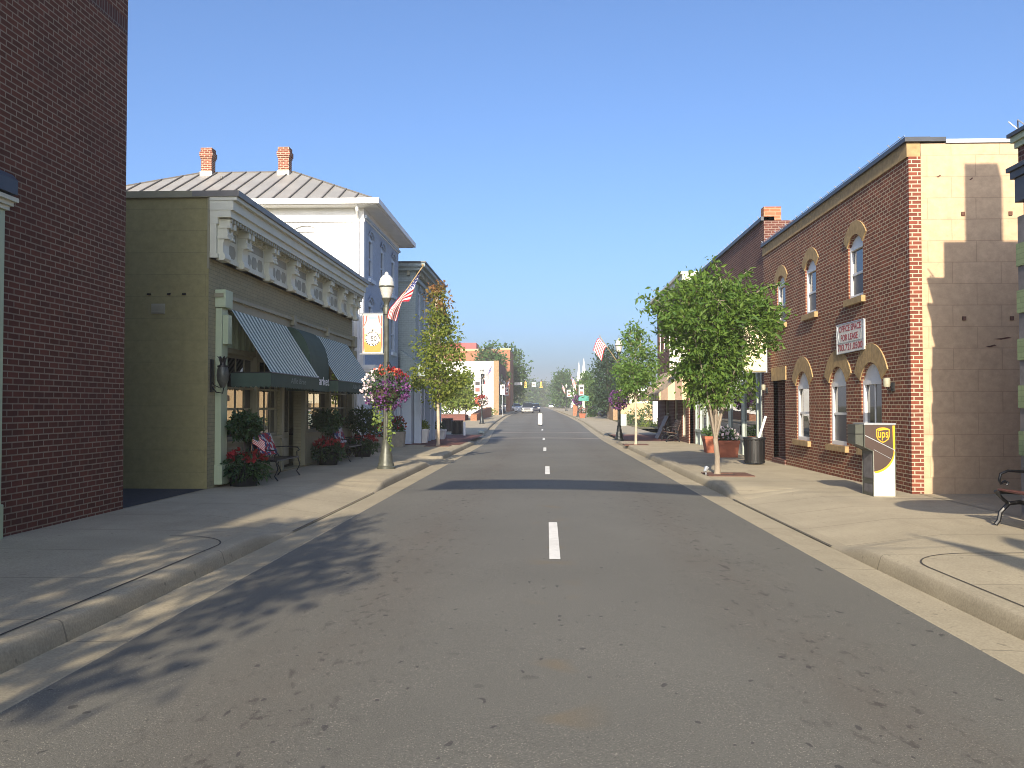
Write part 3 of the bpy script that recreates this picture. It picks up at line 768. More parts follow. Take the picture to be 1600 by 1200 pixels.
# awnings
def awning(y0, y1, writing):
    d_ = .78; zt, zf, zb = 3.45, 2.24, 1.98
    mb = MB(); n = 14
    L = math.hypot(d_, zt - zf)
    for i in range(n):
        a = y0 + (y1 - y0) * i / n; c = y0 + (y1 - y0) * (i + 1) / n
        sag = lambda y: .0
        for j in range(4):
            t0, t1 = j / 4, (j + 1) / 4
            P = lambda y, t: (XL + .1 + d_ * t, y, zt + (zf - zt) * t - .05 * math.sin(PI * t) * math.sin(PI * (y - y0) / (y1 - y0)))
            mb.quad(P(a, t0), P(c, t0), P(c, t1), P(a, t1), [(t0 * L, a), (t0 * L, c), (t1 * L, c), (t1 * L, a)])
    aw = mb.build('awning', M['awn_green'], b, True)
    v = MB()
    def edge(p, q, nn):
        for i in range(nn):
            A = Vector(p).lerp(Vector(q), i / nn); B = Vector(p).lerp(Vector(q), (i + 1) / nn); C = (A + B) / 2
            v.add([(A.x, A.y, zf + .01), (B.x, B.y, zf + .01), (B.x, B.y, zb), (C.x, C.y, zb - .035), (A.x, A.y, zb)], [(0, 1, 2, 3, 4)])
    X1 = XL + .1 + d_
    edge((X1, y0, 0), (X1, y1, 0), 30); edge((XL + .1, y0, 0), (X1, y0, 0), 8); edge((XL + .1, y1, 0), (X1, y1, 0), 8)
    v.build('valance', M['green_cloth'], aw)
    fr = MB(); fr.tube([(XL + .1, y0, zf), (X1, y0, zf), (X1, y1, zf), (XL + .1, y1, zf)], .014, 6); fr.build('awning_frame', M['black_iron'], aw)
    text('lettering', writing, M['letter_grey'], aw, (X1 + .002, y0 + (y1 - y0) * .36, 2.06), (0, 1, 0), (0, 0, 1), (y1 - y0) * .32, .12, .002, .2)
awning(16.95, 20.6, 'Allie Brae')
awning(22.5, 27.0, 'Allie Brae')
mb = MB(); y0, y1 = 20.68, 22.4; n = 10; BX = .56; pr = [(XL + .1 + BX * math.sin(PI / 2 * i / n), 2.5 + .95 * math.cos(PI / 2 * i / n)) for i in range(n + 1)] + [(XL + .1 + BX, 2.3)]
for p, q in zip(pr, pr[1:]): mb.quad((p[0], y0, p[1]), (p[0], y1, p[1]), (q[0], y1, q[1]), (q[0], y0, q[1]))
for y in (y0, y1): mb.add([(x, y, z) for x, z in pr] + [(XL + .1, y, 2.3)], [tuple(range(len(pr) + 1))])
aw = mb.build('bullnose_awning', M['green_cloth'], b)
v = MB()
v.quad((XL + .1, y0 - .006, 1.95), (XL + .106 + BX, y0 - .006, 1.95), (XL + .106 + BX, y0 - .006, 2.41), (XL + .1, y0 - .006, 2.41))
v.quad((XL + .106 + BX, y0 - .006, 1.95), (XL + .106 + BX, y1, 1.95), (XL + .106 + BX, y1, 2.41), (XL + .106 + BX, y0 - .006, 2.41))
v.build('valance', M['green_cloth'], aw)
text('lettering', 'Market', M['letter_white'], aw, (XL + .108 + BX, 21.06, 2.1), (0, 1, 0), (0, 0, 1), 1.34, .21, .002)

# --- white house with tin hip roof and blue street front
HY0, HY1, HX0, HX1 = 30.0, 37.2, -16.8, -6.2
b = thing('corner_house', 'white brick side and blue street front under a grey standing seam hip roof', 'building', (-6.2, 33, 0))
mp = facing_camera(HY0); mb = MB()
wall(mb, mp, HX0, HX1, -.3, 8.05, [(-8.55, -7.8, 6.2, 7.6, .12), (-11.6, -10.9, 6.2, 7.6, .12)], .14); end_walls(mb, HX0, HX1, HY0, HY1, -.3, 8.05, 'FL')
mb.build('side_wall', M['white_brick'], b)
for u0 in (-8.55, -11.6): window(b, mp, u0, u0 + .75, 6.2, 7.6, .12, .1, 'white', .08, .5, 0, 0, 'glass_dim', 'window', 'screen')
mp = facing_street_left(HX1); mb = MB(); ops = [(u, u + .8, z, z1, .12) for u in (30.95, 33.2, 35.55) for z, z1 in ((6.05, 7.5), (3.75, 5.2))]
wall(mb, mp, HY0 + .3, HY1, -.3, 8.05, ops + [(31.6, 33.3, .6, 2.3), (34.1, 35.2, .0, 2.3), (35.6, 36.8, .6, 2.3)], .14)
mb.build('street_wall', M['blue_brick'], b)
mb = MB(); mb.box(HX1 - .3, HX1 + .012, HY0 - .012, HY0 + .3, -.3, 8.3); mb.build('corner_board', M['white'], b)
for o_ in ops: window(b, mp, o_[0], o_[1], o_[2], o_[3], .12, .08, 'bluewhite', .11, .5)
mb = MB()
for o_ in ops: mb.box(HX1, HX1 + .09, o_[0] - .08, o_[1] + .08, o_[2] - .13, o_[2])
build_each(mb, 'sill', M['bluewhite'], b)
mb = MB()
for o_ in ops:
    ap = arch_pts(o_[0] - .1, o_[1] + .1, o_[3] + .02, .2); ap2 = arch_pts(o_[0] - .16, o_[1] + .16, o_[3] + .02, .3)
    mb.add([(HX1 + .05, u, z) for u, z in ap] + [(HX1 + .05, u, z) for u, z in ap2] + [(HX1, u, z) for u, z in ap], [(i, i + 1, 12 + i, 11 + i) for i in range(10)] + [(i, i + 1, 23 + i, 22 + i) for i in range(10)])
build_each(mb, 'window_hood', M['blue_brick'], b)
mb = MB(); mb.box(HX0, HX1 + .03, HY0 - .03, HY0, 7.85, 8.3); mb.box(HX0, HX1 + .05, HY0 - .05, HY0 - .03, 7.83, 7.93); mb.box(HX1, HX1 + .03, HY0, HY1, 7.95, 8.3); mb.build('frieze_board', M['white'], b)
mb = MB(); y = HY0 + .1
while y < HY1: mb.box(HX1 + .03, HX1 + .09, y, y + .07, 8.0, 8.08); y += .15
build_each(mb, 'dentil', M['bluewhite'], b)
E0, E1, EX0, EX1 = HY0 - .55, HY1 + .55, HX0 - .55, HX1 + .55
mb = MB(); mb.box(EX0, EX1, E0, E1, 8.3, 8.36); mb.build('soffit', M['white'], b)
mb = MB(); mb.box(EX0 - .02, EX1 + .1, E0 - .1, E0 - .002, 8.32, 8.5); mb.box(EX1 + .002, EX1 + .1, E0 - .0, E1, 8.32, 8.5); mb.build('eave_gutter', M['white'], b)
RX0, RX1, RY, RZ, EZ = -13.2, -9.6, 33.6, 10.5, 8.46
mb = MB()
A, B_, C_, D_ = (EX0, E0, EZ), (EX1, E0, EZ), (EX1, E1, EZ), (EX0, E1, EZ); r0, r1 = (RX0, RY, RZ), (RX1, RY, RZ)
mb.add([A, B_, C_, D_, r0, r1], [(0, 1, 5, 4), (1, 2, 5), (2, 3, 4, 5), (3, 0, 4)])
rf = mb.build('roof', M['tin'], b)
mb = MB(); x = EX0 + .3
nrm = Vector((0, -(RZ - EZ), (RY - E0))).normalized()
while x < EX1:
    tmax = 1
    if x > RX1: tmax = (EX1 - x) / (EX1 - RX1)
    if x < RX0: tmax = (x - EX0) / (RX0 - EX0)
    p = Vector((x, E0, EZ)); q = Vector((x, E0 + (RY - E0) * tmax, EZ + (RZ - EZ) * tmax)); h = nrm * .05; u = Vector((.02, 0, 0))
    mb.add([p - u, p + u, q + u, q - u, p - u + h, p + u + h, q + u + h, q - u + h], [(4, 5, 6, 7), (0, 1, 5, 4), (1, 2, 6, 5), (3, 0, 4, 7)])
    x += .56
for p, q in ((A, r0), (B_, r1), (r0, r1), (C_, r1)): mb.tube([p, q], .045, 6)
mb.build('roof_seams', M['tin_seam'], rf)
mb = MB(); mb.lathe([(.05, 0), (.05, .2), (.03, .22)], (-12.05, 32.6, 9.9), 8); mb.lathe([(.2, 0), (.06, .08)], (-12.05, 32.6, 9.93), 8); mb.build('vent_pipe', M['grey_flash'], rf)
for xc in (-12.85, -9.9):
    mb = MB()
    for z0_, z1_, h in ((10.0, 10.95, .20), (10.95, 11.03, .225), (11.03, 11.2, .25), (11.2, 11.36, .215)): mb.box(xc - h, xc + h, 33.4 - h, 33.4 + h, z0_ - .002, z1_)
    ch = mb.build('chimney', M['brick_quoin'], rf)
    mb = MB(); mb.box(xc - .23, xc + .23, 33.15, 33.65, 10.0, 10.45); mb.build('flashing', M['tin'], ch)
mb = MB(); mb.tube([(-6.33, HY0 - .45, 8.35), (-6.33, HY0 - .4, 8.15), (-6.36, HY0 - .08, 7.9), (-6.36, HY0 - .08, .0)], .05, 8); mb.build('downspout', M['white'], b)
# shopfront of the blue house
mb = MB(); X = HX1
mb.box(X, X + .1, HY0 + .2, HY1, 2.3, 2.75); mb.box(X, X + .3, HY0 + .1, HY1 + .1, 2.75, 2.85); mb.box(X, X + .42, HY0 + .05, HY1 + .15, 2.85, 2.99)
mb.build('shop_cornice', M['white'], b)
mb = MB()
for y in (30.3, 33.5, 36.9): mb.box(X, X + .14, y, y + .35, -.2, 2.3)
mb.box(X, X + .05, 31.2, 33.4, -.2, .6); mb.build('pilaster', M['bluewhite'], b)
mp = facing_street_left(X)
window(b, mp, 31.6, 33.3, .6, 2.3, 0, .08, 'bluewhite', .07, 0, 1, 0, None, 'shop_window', 'glass'); window(b, mp, 35.6, 36.8, .6, 2.3, 0, .08, 'bluewhite', .07, 0, 1, 0, None, 'shop_window', 'glass')
d = MB(); d.mbox(mp, 34.15, 35.15, .0, 2.25, .1, .14); dr = d.build('door', M['door_dark'], b); d = MB(); d.tube([(X - .08, 34.3, .95), (X - .08, 34.3, 1.15)], .02, 6); d.build('handle', M['chrome'], dr)

# --- sage brick building with dark cornice
b = thing('sage_building', 'two storey sage grey brick building with dark bracketed cornice beyond the blue house', 'building', (-5.65, 42, 0))
X = -5.65; SY0, SY1, SZ = 38.4, 45.6, 7.45; mp = facing_street_left(X); mb = MB()
ops = [(u, u + .75, 4.75, 6.6, .15) for u in (39.2, 40.9, 42.6, 44.3)]
wall(mb, mp, SY0, SY1, -.4, SZ, ops + [(39.0, 41.0, .4, 2.4), (41.3, 42.4, -.1, 2.4), (42.7, 45.2, .4, 2.4)], .15); end_walls(mb, -18, X, SY0, SY1, -.4, SZ, 'NFLT'); mb.build('wall', M['sage_brick'], b)
for o_ in ops: window(b, mp, o_[0], o_[1], o_[2], o_[3], .15, .08, 'bluewhite', .07, .5)
mb = MB()
for o_ in ops: voussoir = arch_pts(o_[0] - .1, o_[1] + .1, o_[3], .3); mb.add([(X + .06, u, z) for u, z in arch_pts(o_[0] - .12, o_[1] + .12, o_[3], .32)] + [(X + .06, u, z) for u, z in arch_pts(o_[0], o_[1], o_[3], .16)], [(i, i + 1, 12 + i, 11 + i) for i in range(10)])
build_each(mb, 'window_hood', M['sage_brick'], b)
mb = MB(); mb.box(X - 3, X + .12, SY0 - .1, SY1 + .1, 6.95, 7.1); mb.box(X - 3, X + .3, SY0 - .25, SY1 + .25, 7.42, 7.56); mb.box(X - 3, X + .45, SY0 - .4, SY1 + .4, 7.56, 7.72)
cor = mb.build('cornice', M['sage_brick'], b)
mb = MB(); mb.box(X - 3.1, X + .5, SY0 - .45, SY1 + .45, 7.722, 7.78); mb.build('cornice_cap', M['dark_cap'], cor)
y = SY0 + .1
mb = MB()
while y < SY1: mb.box(X + .0, X + .22, y, y + .12, 7.22, 7.42); y += .42
for x in (-6.0, -6.5, -7.0): mb.box(x, x + .12, SY0 - .2, SY0, 7.22, 7.42)
build_each(mb, 'bracket', M['cream_dark'], cor)
mb = MB(); mb.prism([(X - .5, SY0 - .9, 3.95), (X + .75, SY0 - .9, 3.0), (X + .75, SY0 - .9, 2.85), (X - .5, SY0 - .9, 2.85)], (0, 8.0, 0)); mb.build('porch_roof', M['sage_brick'], b)
mb = MB()
for y in (38.0, 39.0, 41.15, 42.5, 45.1): mb.box(X + .0, X + .3, y, y + .3, -.35, 2.85)
mb.box(X + .0, X + .2, 38.0, 45.4, 2.4, 2.85)
mb.box(X - .55, X - .02, 37.35, 38.38, -.3, 2.85)
build_each(mb, 'porch_pier', M['bluewhite'], b)
for u0, u1 in ((39.3, 40.95), (42.8, 45.1)): window(b, mp, u0, u1, .4, 2.35, 0, .08, 'bluewhite', .07, 0, 1, 0, None, 'shop_window', 'glass')
d = MB(); d.mbox(mp, 41.45, 42.4, -.1, 2.35, .1, .14); dr = d.build('door', M['door_dark'], b); d = MB(); d.mbox(mp, 41.6, 42.25, .8, 2.1, .09, .098); d.build('door_glass', M['glass'], dr)

# --- far left: white gable wall, orange building behind
b = thing('white_building', 'far white painted building with a tan brick corner pier beyond the plaza trees', 'building', (-6.5, 119, 0))
z_ = gz(119); mp = facing_camera(118.0); mb = MB()
wall(mb, mp, -22, -7.0, -.5, 7.5, [(-8.75, -8.1, 4.4, 5.9), (-10.2, -9.6, 4.4, 5.9)], .2); end_walls(mb, -22, -6.6, 118.0, 140, -.5, 7.4, 'RFT'); mb.build('wall', M['far_white'], b)
for u0, u1 in ((-8.75, -8.1), (-10.2, -9.6)): window(b, mp, u0, u1, 4.4, 5.9, 0, .12, 'white', .06, .5, 1)
mb = MB(); mb.box(-7.0, -6.28, 117.9, 118.7, -.5, 7.55); mb.box(-7.0, -6.28, 139.5, 140.2, -.5, 7.5); build_each(mb, 'corner_pier', M['brick_pier'], b)
mb = MB(); mb.box(-6.6, -6.35, 118.7, 139.5, -.5, 7.45); mb.build('street_wall', M['brick_plain'], b)
mb = MB()
for k in range(5): mb.box(-6.34, -6.3, 120 + k * 4, 121.6 + k * 4, 4.2, 6.0); mb.box(-6.34, -6.3, 119.6 + k * 4, 122.2 + k * 4, .6, 3.0)
build_each(mb, 'street_window', M['glass'], b)
b = thing('orange_building', 'orange brick building with a red rooftop box rising behind the far white wall', 'building', (-9, 150, 0))
mb = MB(); mb.box(-30, -8.2, 146, 165, 0, 10.6); mb.box(-8.2, -6.1, 150, 165, 0, 11.0); mb.build('wall', M['brick_orange'], b)
mb = MB(); mb.box(-30, -8.1, 145.9, 146.4, 10.6, 10.9); mb.box(-8.2, -6.0, 149.9, 150.4, 11.0, 11.25); mb.build('coping', M['tan_wall'], b)
mb = MB(); mb.box(-18, -11.6, 147.5, 153, 10.6, 12.0); mb.build('rooftop_box', M['red_roof'], b)
mb = MB()
for k in range(5): mb.box(-14.2 + k * .75, -13.7 + k * .75, 145.9, 146.02, 7.9, 8.8)
mb.build('window', M['white'], b)

# ================================================================== BUILDINGS, RIGHT SIDE
XR = 6.25
# --- red brick office building
b = thing('office_building', 'two storey red brick building with tan arches over white windows and tan side wall', 'building', (XR, 20, 0))
mp = facing_street_right(XR); OY0, OY1, OZ = 15.62, 26.0, 6.18
def z6(y): return 5.93 + .0 * (y - OY0)
up = [(u0, u1, 3.78, 4.85, .2) for u0, u1 in ((17.9, 18.75), (20.98, 21.83), (23.65, 24.5))]
lo = [(16.98, 18.05, .76, 2.1, .32), (18.95, 20.02, .76, 2.1, .32), (21.6, 22.67, .76, 2.1, .32)]
dr_o = (23.75, 24.95, .17, 2.28)
mb = MB(); wall(mb, mp, OY0 + .12, OY1, -.3, 5.9, up + lo + [dr_o], .13); mb.build('street_wall', M['brick_red'], b)
mb = MB(); mb.box(XR - .004, XR + .36, OY0, OY0 + .12, -.3, 5.9); mb.build('corner_bricks', M['brick_quoin'], b)
mb = MB(); wall(mb, facing_camera(OY0 - .006), XR + .2, 22, -.3, 6.12); end_walls(mb, XR + .2, 22, OY0, OY1, -.3, 6.12, 'FT'); mb.build('side_wall', M['tan_block'], b)
mb = MB(); wall(mb, facing_street_right(XR - .03), OY0 + .01, OY1, 5.9, 6.15); mb.quad((XR - .03, OY0 + .01, 5.9), (XR + .2, OY0 + .01, 5.9), (XR + .2, OY0 + .01, 6.15), (XR - .03, OY0 + .01, 6.15)); mb.quad((XR - .03, OY0 + .01, 5.9), (XR + .2, OY0 + .01, 5.9), (XR + .2, OY1, 5.9), (XR - .03, OY1, 5.9)); mb.build('stone_band', M['tan_arch'], b)
mb = MB(); mb.box(XR - .08, XR + .35, OY0 - .05, OY1, 6.152, 6.23); mb.box(XR + .351, XR + .62, OY0 - .045, OY0 + .2, 6.15, 6.225); mb.build('coping', M['dark_cap'], b)
mb = MB(); mb.box(XR + .622, 22, OY0 - .04, OY0 + .25, 6.122, 6.19); mb.build('side_coping', M['galv'], b)
mb = MB(); y = OY0 + .2
while y < OY1: mb.tube([(XR - .06, y, 6.22), (XR - .06, y, 6.28), (XR - .1, y, 6.30)], .012, 5); y += .5
mb.tube([(XR - .07, OY0, 6.26), (XR - .07, OY1, 6.26)], .008, 4); mb.build('light_string', M['galv'], b)
for o_ in up:
    window(b, mp, *o_, .08, 'white', .075, .47, 0, 0, 'glass_dim')
    voussoirs(b, mp, o_[0] - .02, o_[1] + .02, o_[3], .22, .27, 11)
for i, o_ in enumerate(lo):
    window(b, mp, *o_, .08, 'white', .085, .5 if i else .35, 1 if i == 0 else 0, 0, 'glass_dim' if i < 2 else None)
    voussoirs(b, mp, o_[0] - .03, o_[1] + .03, o_[3], .34, .36, 15)
mb = MB()
for o_ in up + lo: mb.box(XR - .08, XR + .12, o_[0] - .12, o_[1] + .12, o_[2] - .13, o_[2] - .003)
build_each(mb, 'sill', M['tan_arch'], b)
mb = MB()
for k in range(9): mb.box(XR - .03, XR + .1, dr_o[0] - .14 + k * .165, dr_o[0] - .14 + k * .165 + .155, dr_o[3], dr_o[3] + .36)
mb.build('lintel', M['tan_arch'], b)
mb = MB(); wall(mb, facing_street_right(XR + 1.0), 23.7, 25.0, .1, 2.4); mb.quad((XR, dr_o[1], .17), (XR + 1, dr_o[1], .17), (XR + 1, dr_o[1], 2.28), (XR, dr_o[1], 2.28)); mb.quad((XR, dr_o[0], .17), (XR + 1, dr_o[0], .17), (XR + 1, dr_o[0], 2.28), (XR, dr_o[0], 2.28)); mb.quad((XR + .26, 23.7, 2.3), (XR + 1, 23.7, 2.3), (XR + 1, 25, 2.3), (XR + .26, 25, 2.3)); mb.build('entry_recess', M['brick_plain'], b)
d = MB(); d.mbox(mp, 23.85, 24.85, .17, 2.2, .9, .95); dr = d.build('door', M['door_dark'], b); d = MB(); d.mbox(mp, 24.0, 24.7, 1.0, 2.0, .88, .895); d.build('door_glass', M['glass'], dr)
mb = MB(); mb.box(XR - .04, XR + .9, 23.7, 25.0, -.1, .18); mb.build('doorstep', M['brick_plain'], b)
mb = MB()
for (x, z) in ((7.15, 4.9), (7.95, 4.9), (7.15, 3.1), (7.95, 3.1)): mb.box(x - .03, x + .03, OY0 - .03, OY0, z - .035, z + .03)
for (x, z, l) in ((7.8, 2.75, .3), (7.6, 2.62, .18), (6.75, 5.55, .08), (7.3, 5.5, .06)): mb.prism([(x - l / 2, OY0 - .012, z - .006), (x - l * .1, OY0 - .012, z - .02), (x + l / 2, OY0 - .012, z + .01), (x + l * .3, OY0 - .012, z + .028), (x - l * .1, OY0 - .012, z + .006)], (0, .01, 0))
build_each(mb, 'wall_plate', M['rust'], b)

# --- brick storefront with glazed front
b = thing('storefront_building', 'brown brick building with grey green glazed storefront behind the round street tree', 'building', (XR, 32, 0))
GY0, GY1, GZ = 26.0, 38.6, 7.0; X = XR + .02; mp = facing_street_right(X); mb = MB()
wall(mb, mp, GY0, GY1, 2.75, 6.95); wall(mb, mp, GY1 - .55, GY1, -.4, 2.75); wall(mb, mp, GY0, GY0 + .35, -.4, 2.75); end_walls(mb, X, 20, GY0 + .01, GY1, -.4, 6.95, 'NFT')
mb.build('wall', M['brick_plain'], b)
mb = MB(); mb.box(X - .08, X + .3, GY0, GY1, 6.95, 7.06); mb.build('coping', M['dark_cap'], b)
mb = MB(); mb.box(X + .0, X + .5, GY0 - .0, GY0 + .35, 6.95, 7.35); mb.build('parapet_end', M['brick_orange'], b)
mb = MB(); y = GY0 + .4
while y < GY1: mb.tube([(X - .06, y, 7.05), (X - .06, y, 7.12), (X - .1, y, 7.14)], .013, 5); y += .55
mb.build('light_string', M['galv'], b)
mb = MB(); A_ = GY0 + .35; B2 = GY1 - .55
for u in (A_, A_ + .55, 28.9, 31.0, 33.2, 35.3, 36.8, B2 - .14): mb.mbox(mp, u, u + .14, -.2, 2.75, -.02, .14)
mb.mbox(mp, A_, B2, 2.6, 2.75, -.03, .16); mb.mbox(mp, A_, B2, -.3, -.1, -.03, .1); mb.mbox(mp, A_, B2, .52, .62, -.04, .12)
sf = mb.build('shopfront_frame', M['utility'], b)
mb = MB(); mb.mbox(mp, A_ + .7, B2, -.1, .52, .03, .08)
u = A_ + .75
while u < B2 - .5:
    for (p, q, r_, s_) in ((u, u + .6, .44, .47), (u, u + .6, .0, .03), (u, u + .03, .03, .44), (u + .57, u + .6, .03, .44)): mb.mbox(mp, p, q, r_, s_, .01, .03)
    u += .72
mb.build('stall_riser', M['utility'], sf)
mb = MB(); mb.mbox(mp, A_ + .6, B2, .62, 2.6, .05, .055); mb.build('pane', M['glass_shop'], sf)
mb = MB(); mb.mbox(mp, A_, B2, -.1, 2.7, 3, 3.1); mb.build('interior_wall', M['cream_dark'], b)
d = MB(); d.mbox(mp, A_ + .14, A_ + .55, -.1, 2.6, .5, .55); dr = d.build('door', M['door_dark'], b)

# --- brick corner shop with awning
b = thing('corner_shop', 'brick corner shop with cream cornice and tan striped awnings past the glazed storefront', 'building', (XR, 44, 0))
CY0, CY1 = 38.6, 49.8; X = XR - .12; mp = facing_street_right(X); mb = MB()
ops = [(u, u + .8, 4.4, 6.0, .15) for u in (40.2, 42.3, 44.6, 46.6, 48.3)]
lo_ = [(39.9, 40.9, .2, 2.2), (42.2, 43.4, .2, 2.2), (45.2, 46.6, .2, 2.2)]
wall(mb, mp, CY0, CY1, -.5, 7.0, ops + lo_, .18); end_walls(mb, X, 20, CY0, CY1, -.5, 7.0, 'NFT'); mb.build('wall', M['brick_plain'], b)
for o_ in ops: window(b, mp, *o_, .1, 'white', .07, .5)
for o_ in lo_: window(b, mp, *o_, 0, .1, 'cream', .07, .5)
mb = MB(); mb.box(X - .15, X + .6, CY0 - .0, CY1 + .1, 6.8, 7.0); mb.box(X - .3, X + .75, CY0 - .05, CY1 + .2, 7.0, 7.25); mb.box(X - .4, X + .8, CY0 - .06, CY1 + .3, 7.25, 7.36); mb.build('cornice', M['cream'], b)
mb = MB(); mb.box(X - .05, X + .45, CY0 + .0, CY0 + .4, -.5, 6.8); mb.build('corner_pier', M['brick_quoin'], b)
for y0, y1 in ((39.2, 43.2), (44.0, 48.5)):
    mb = MB(); n = 16; m_ = 8
    for i in range(n):
        a = y0 + (y1 - y0) * i / n; c = y0 + (y1 - y0) * (i + 1) / n
        P = lambda y, t: (X - 1.25 * t ** 1.35, y, 3.3 - 1.15 * t)
        for j in range(m_):
            t0, t1 = j / m_, (j + 1) / m_
            mb.quad(P(a, t0), P(c, t0), P(c, t1), P(a, t1), [(t0, a), (t0, c), (t1, c), (t1, a)])
        mb.quad((X - 1.25, a, 2.15), (X - 1.25, c, 2.15), (X - 1.25, c, 1.85), (X - 1.25, a, 1.85), [(0, a), (0, c), (.2, c), (.2, a)])
    for y in (y0, y1):
        pts = [(X - 1.25 * (j / m_) ** 1.35, y, 3.3 - 1.15 * j / m_) for j in range(m_ + 1)] + [(X - 1.25, y, 1.85), (X, y, 1.85)]
        mb.add(pts, [tuple(range(len(pts)))]); mb.uv[len(mb.f) - 1] = [(p[2], p[0]) for p in pts]
    mb.build('awning', M['awn_tan'], b)
mb = MB(); mb.box(X - .75, X - .0, 39.35, 39.45, 3.15, 4.2); mb.build('signboard', M['sign_white'], b)

# --- green banded building at the right edge
b = thing('banded_building', 'green and grey banded masonry building with dark cornice at the right edge beside the bench', 'building', (6.3, 8, 0))
X = 6.28; NY1 = 12.05; mb = MB(); mb.box(X + .02, 18, -6, NY1 - .02, -.2, 4.99); mb.box(X + .0, 9.5, 9.0, 10.5, 5.0, 6.55); mb.build('wall', M['brick_plain'], b)
g_ = MB(); k_ = MB(); z = .0; i = 0
hs = [.95, .32, .30, .30, .33, .28, .34, .30, .32, .30, .36]
for i, h in enumerate(hs):
    (k_ if i % 2 == 0 else g_).box(X - (.05 if i % 2 == 0 else .07), X + .6, NY1 - .9, NY1 - .0 + (.0 if i % 2 == 0 else .012), z, z + h - .002)
    (k_ if i % 2 == 1 else g_).box(X - (.045 if i % 2 == 1 else .06), X + .5, -6, NY1 - .902, z, z + h - .002); z += h
k_.build('stone_band', M['band_grey'], b); g_.build('painted_band', M['band_green'], b)
mb = MB(); mb.box(X - .05, X + .6, -6, NY1 + .06, 4.3, 4.62); mb.box(X - .08, X + .6, -6, NY1 + .12, 4.622, 4.72); mb.box(X - .11, X + .6, -6, NY1 + .17, 4.722, 4.78); mb.build('lower_cornice', M['dark_cap'], b)
mb = MB(); mb.box(X - .02, X + .6, -6, NY1 + .02, 4.782, 5.02); mb.build('frieze', M['brick_plain'], b)
mb = MB(); mb.box(X - .05, X + .6, -6, NY1 + .06, 5.022, 5.1); mb.box(X - .08, X + .6, -6, NY1 + .1, 5.102, 5.18); mb.build('cornice', M['cream_green'], b)
mb = MB(); mb.box(X - .11, X + .8, -6, NY1 + .14, 5.182, 5.23); mb.build('coping', M['dark_cap'], b)
mb = MB(); mb.box(6.52, 7.08, 8.6, 9.3, 5.0, 8.4); mb.build('chimney', M['brick_red'], b)
mb = MB(); mb.tube([(X - .05, NY1 - .3, 5.2), (X - .08, NY1 - .1, 5.36), (X - .0, NY1 + .05, 5.28), (X - .1, NY1 + .1, 5.4)], .01, 5); mb.build('loose_wire', M['galv'], b)

# --- far right
b = thing('cream_building', 'low cream flat roofed building behind the dark evergreen on the far right', 'building', (10, 108, 0))
mb = MB(); mb.box(7.6, 22, 104, 118, -.3, 3.3); mb.build('wall', M['cream_wall'], b)
mb = MB(); mb.box(6.6, 22, 103.5, 118, 3.3, 3.6); mb.build('roof', M['white'], b)
mb = MB(); mb.box(7.0, 7.5, 104, 104.4, 0, 3.3); mb.box(7.56, 7.6, 106, 110, .4, 2.6); mb.build('window', M['glass'], b)
b = thing('tan_wall', 'low tan masonry wall end standing on the lawn left of the purple flower basket', 'wall', (7.2, 88, 0))
mb = MB(); mb.box(6.55, 7.2, 88.6, 96, -.3, 1.95); mb.build('wall_end', M['brick_pier'], b)
mb = MB(); mb.box(7.2, 14, 88.4, 88.9, -.3, 1.85); mb.build('wall_face', M['tan_wall'], b)
b = thing('tan_building', 'tan rendered building side seen between the slim street tree and the corner shop', 'building', (12, 75, 0))
mb = MB(); mb.box(10.8, 24, 74, 84, -.3, 3.6); mb.build('wall', M['tan_wall'], b)
mb = MB(); mb.box(10.5, 24, 73.6, 84, 3.6, 3.85); mb.build('roof', M['brick_plain'], b)
mb = MB(); mb.box(8.75, 9.35, 73.9, 74.5, -.2, 3.6); mb.box(9.35, 10.8, 74, 74.3, 2.8, 3.6); build_each(mb, 'porch_pier', M['white'], b)
b = thing('church', 'white church with two tall spires far behind the trees on the right', 'church', (17, 330, .9))
def spire(x, y, hb, ht, r):
    mb = MB(); mb.box(x - r, x + r, y - r, y + r, .5, hb); mb.box(x - r * 1.2, x + r * 1.2, y - r * 1.2, y + r * 1.2, hb, hb + .4)
    n = 8; mb.add([(x + r * 1.0 * math.cos(2 * PI * k / n), y + r * 1.0 * math.sin(2 * PI * k / n), hb + .4) for k in range(n)] + [(x, y, ht)], [(k, (k + 1) % n, n) for k in range(n)]); mb.build('spire', M['white'], b)
spire(11.9, 330, 11.0, 18.1, .8); spire(13.7, 330, 11.3, 19.3, 1.05)
mb = MB(); mb.box(9, 19, 331.2, 355, .5, 9.2); mb.build('nave', M['white'], b)

# ================================================================== TREES AND PLANTS
egg = lambda t, p: math.sin(PI * min(1, .12 + .88 * t) ** .75) ** .8
def cone_egg(t, p): return (min(1, t / .18) * (1 - t) ** .75 * 1.15 + .04) * (.85 + .15 * math.sin(3 * p))
def vase(t, p): return min(1.0, .26 + 1.25 * t) * (1 if t < .68 else max(.1, 1 - ((t - .68) / .32) ** 1.6 * .75)) * (.83 + .17 * math.sin(3 * p + 4 * t))
def rough(t, p): return (math.sin(PI * min(1, .1 + .9 * t) ** .8) ** .7) * (.78 + .22 * math.sin(4 * p + 7 * t) * math.cos(9 * t + 2 * p))
tree('street_tree', 'round vase shaped green street tree in a rusty grate on the right sidewalk', 'tree', 3.79, 20.15, .06, .8, .064, (1.6, 4.42, 1.52, vase), 280, 56, .15, .108, M['leaf_zelkova'], M['trunk'], 'street trees', 8, (-.1, 0), .35, .42, .2, .45)
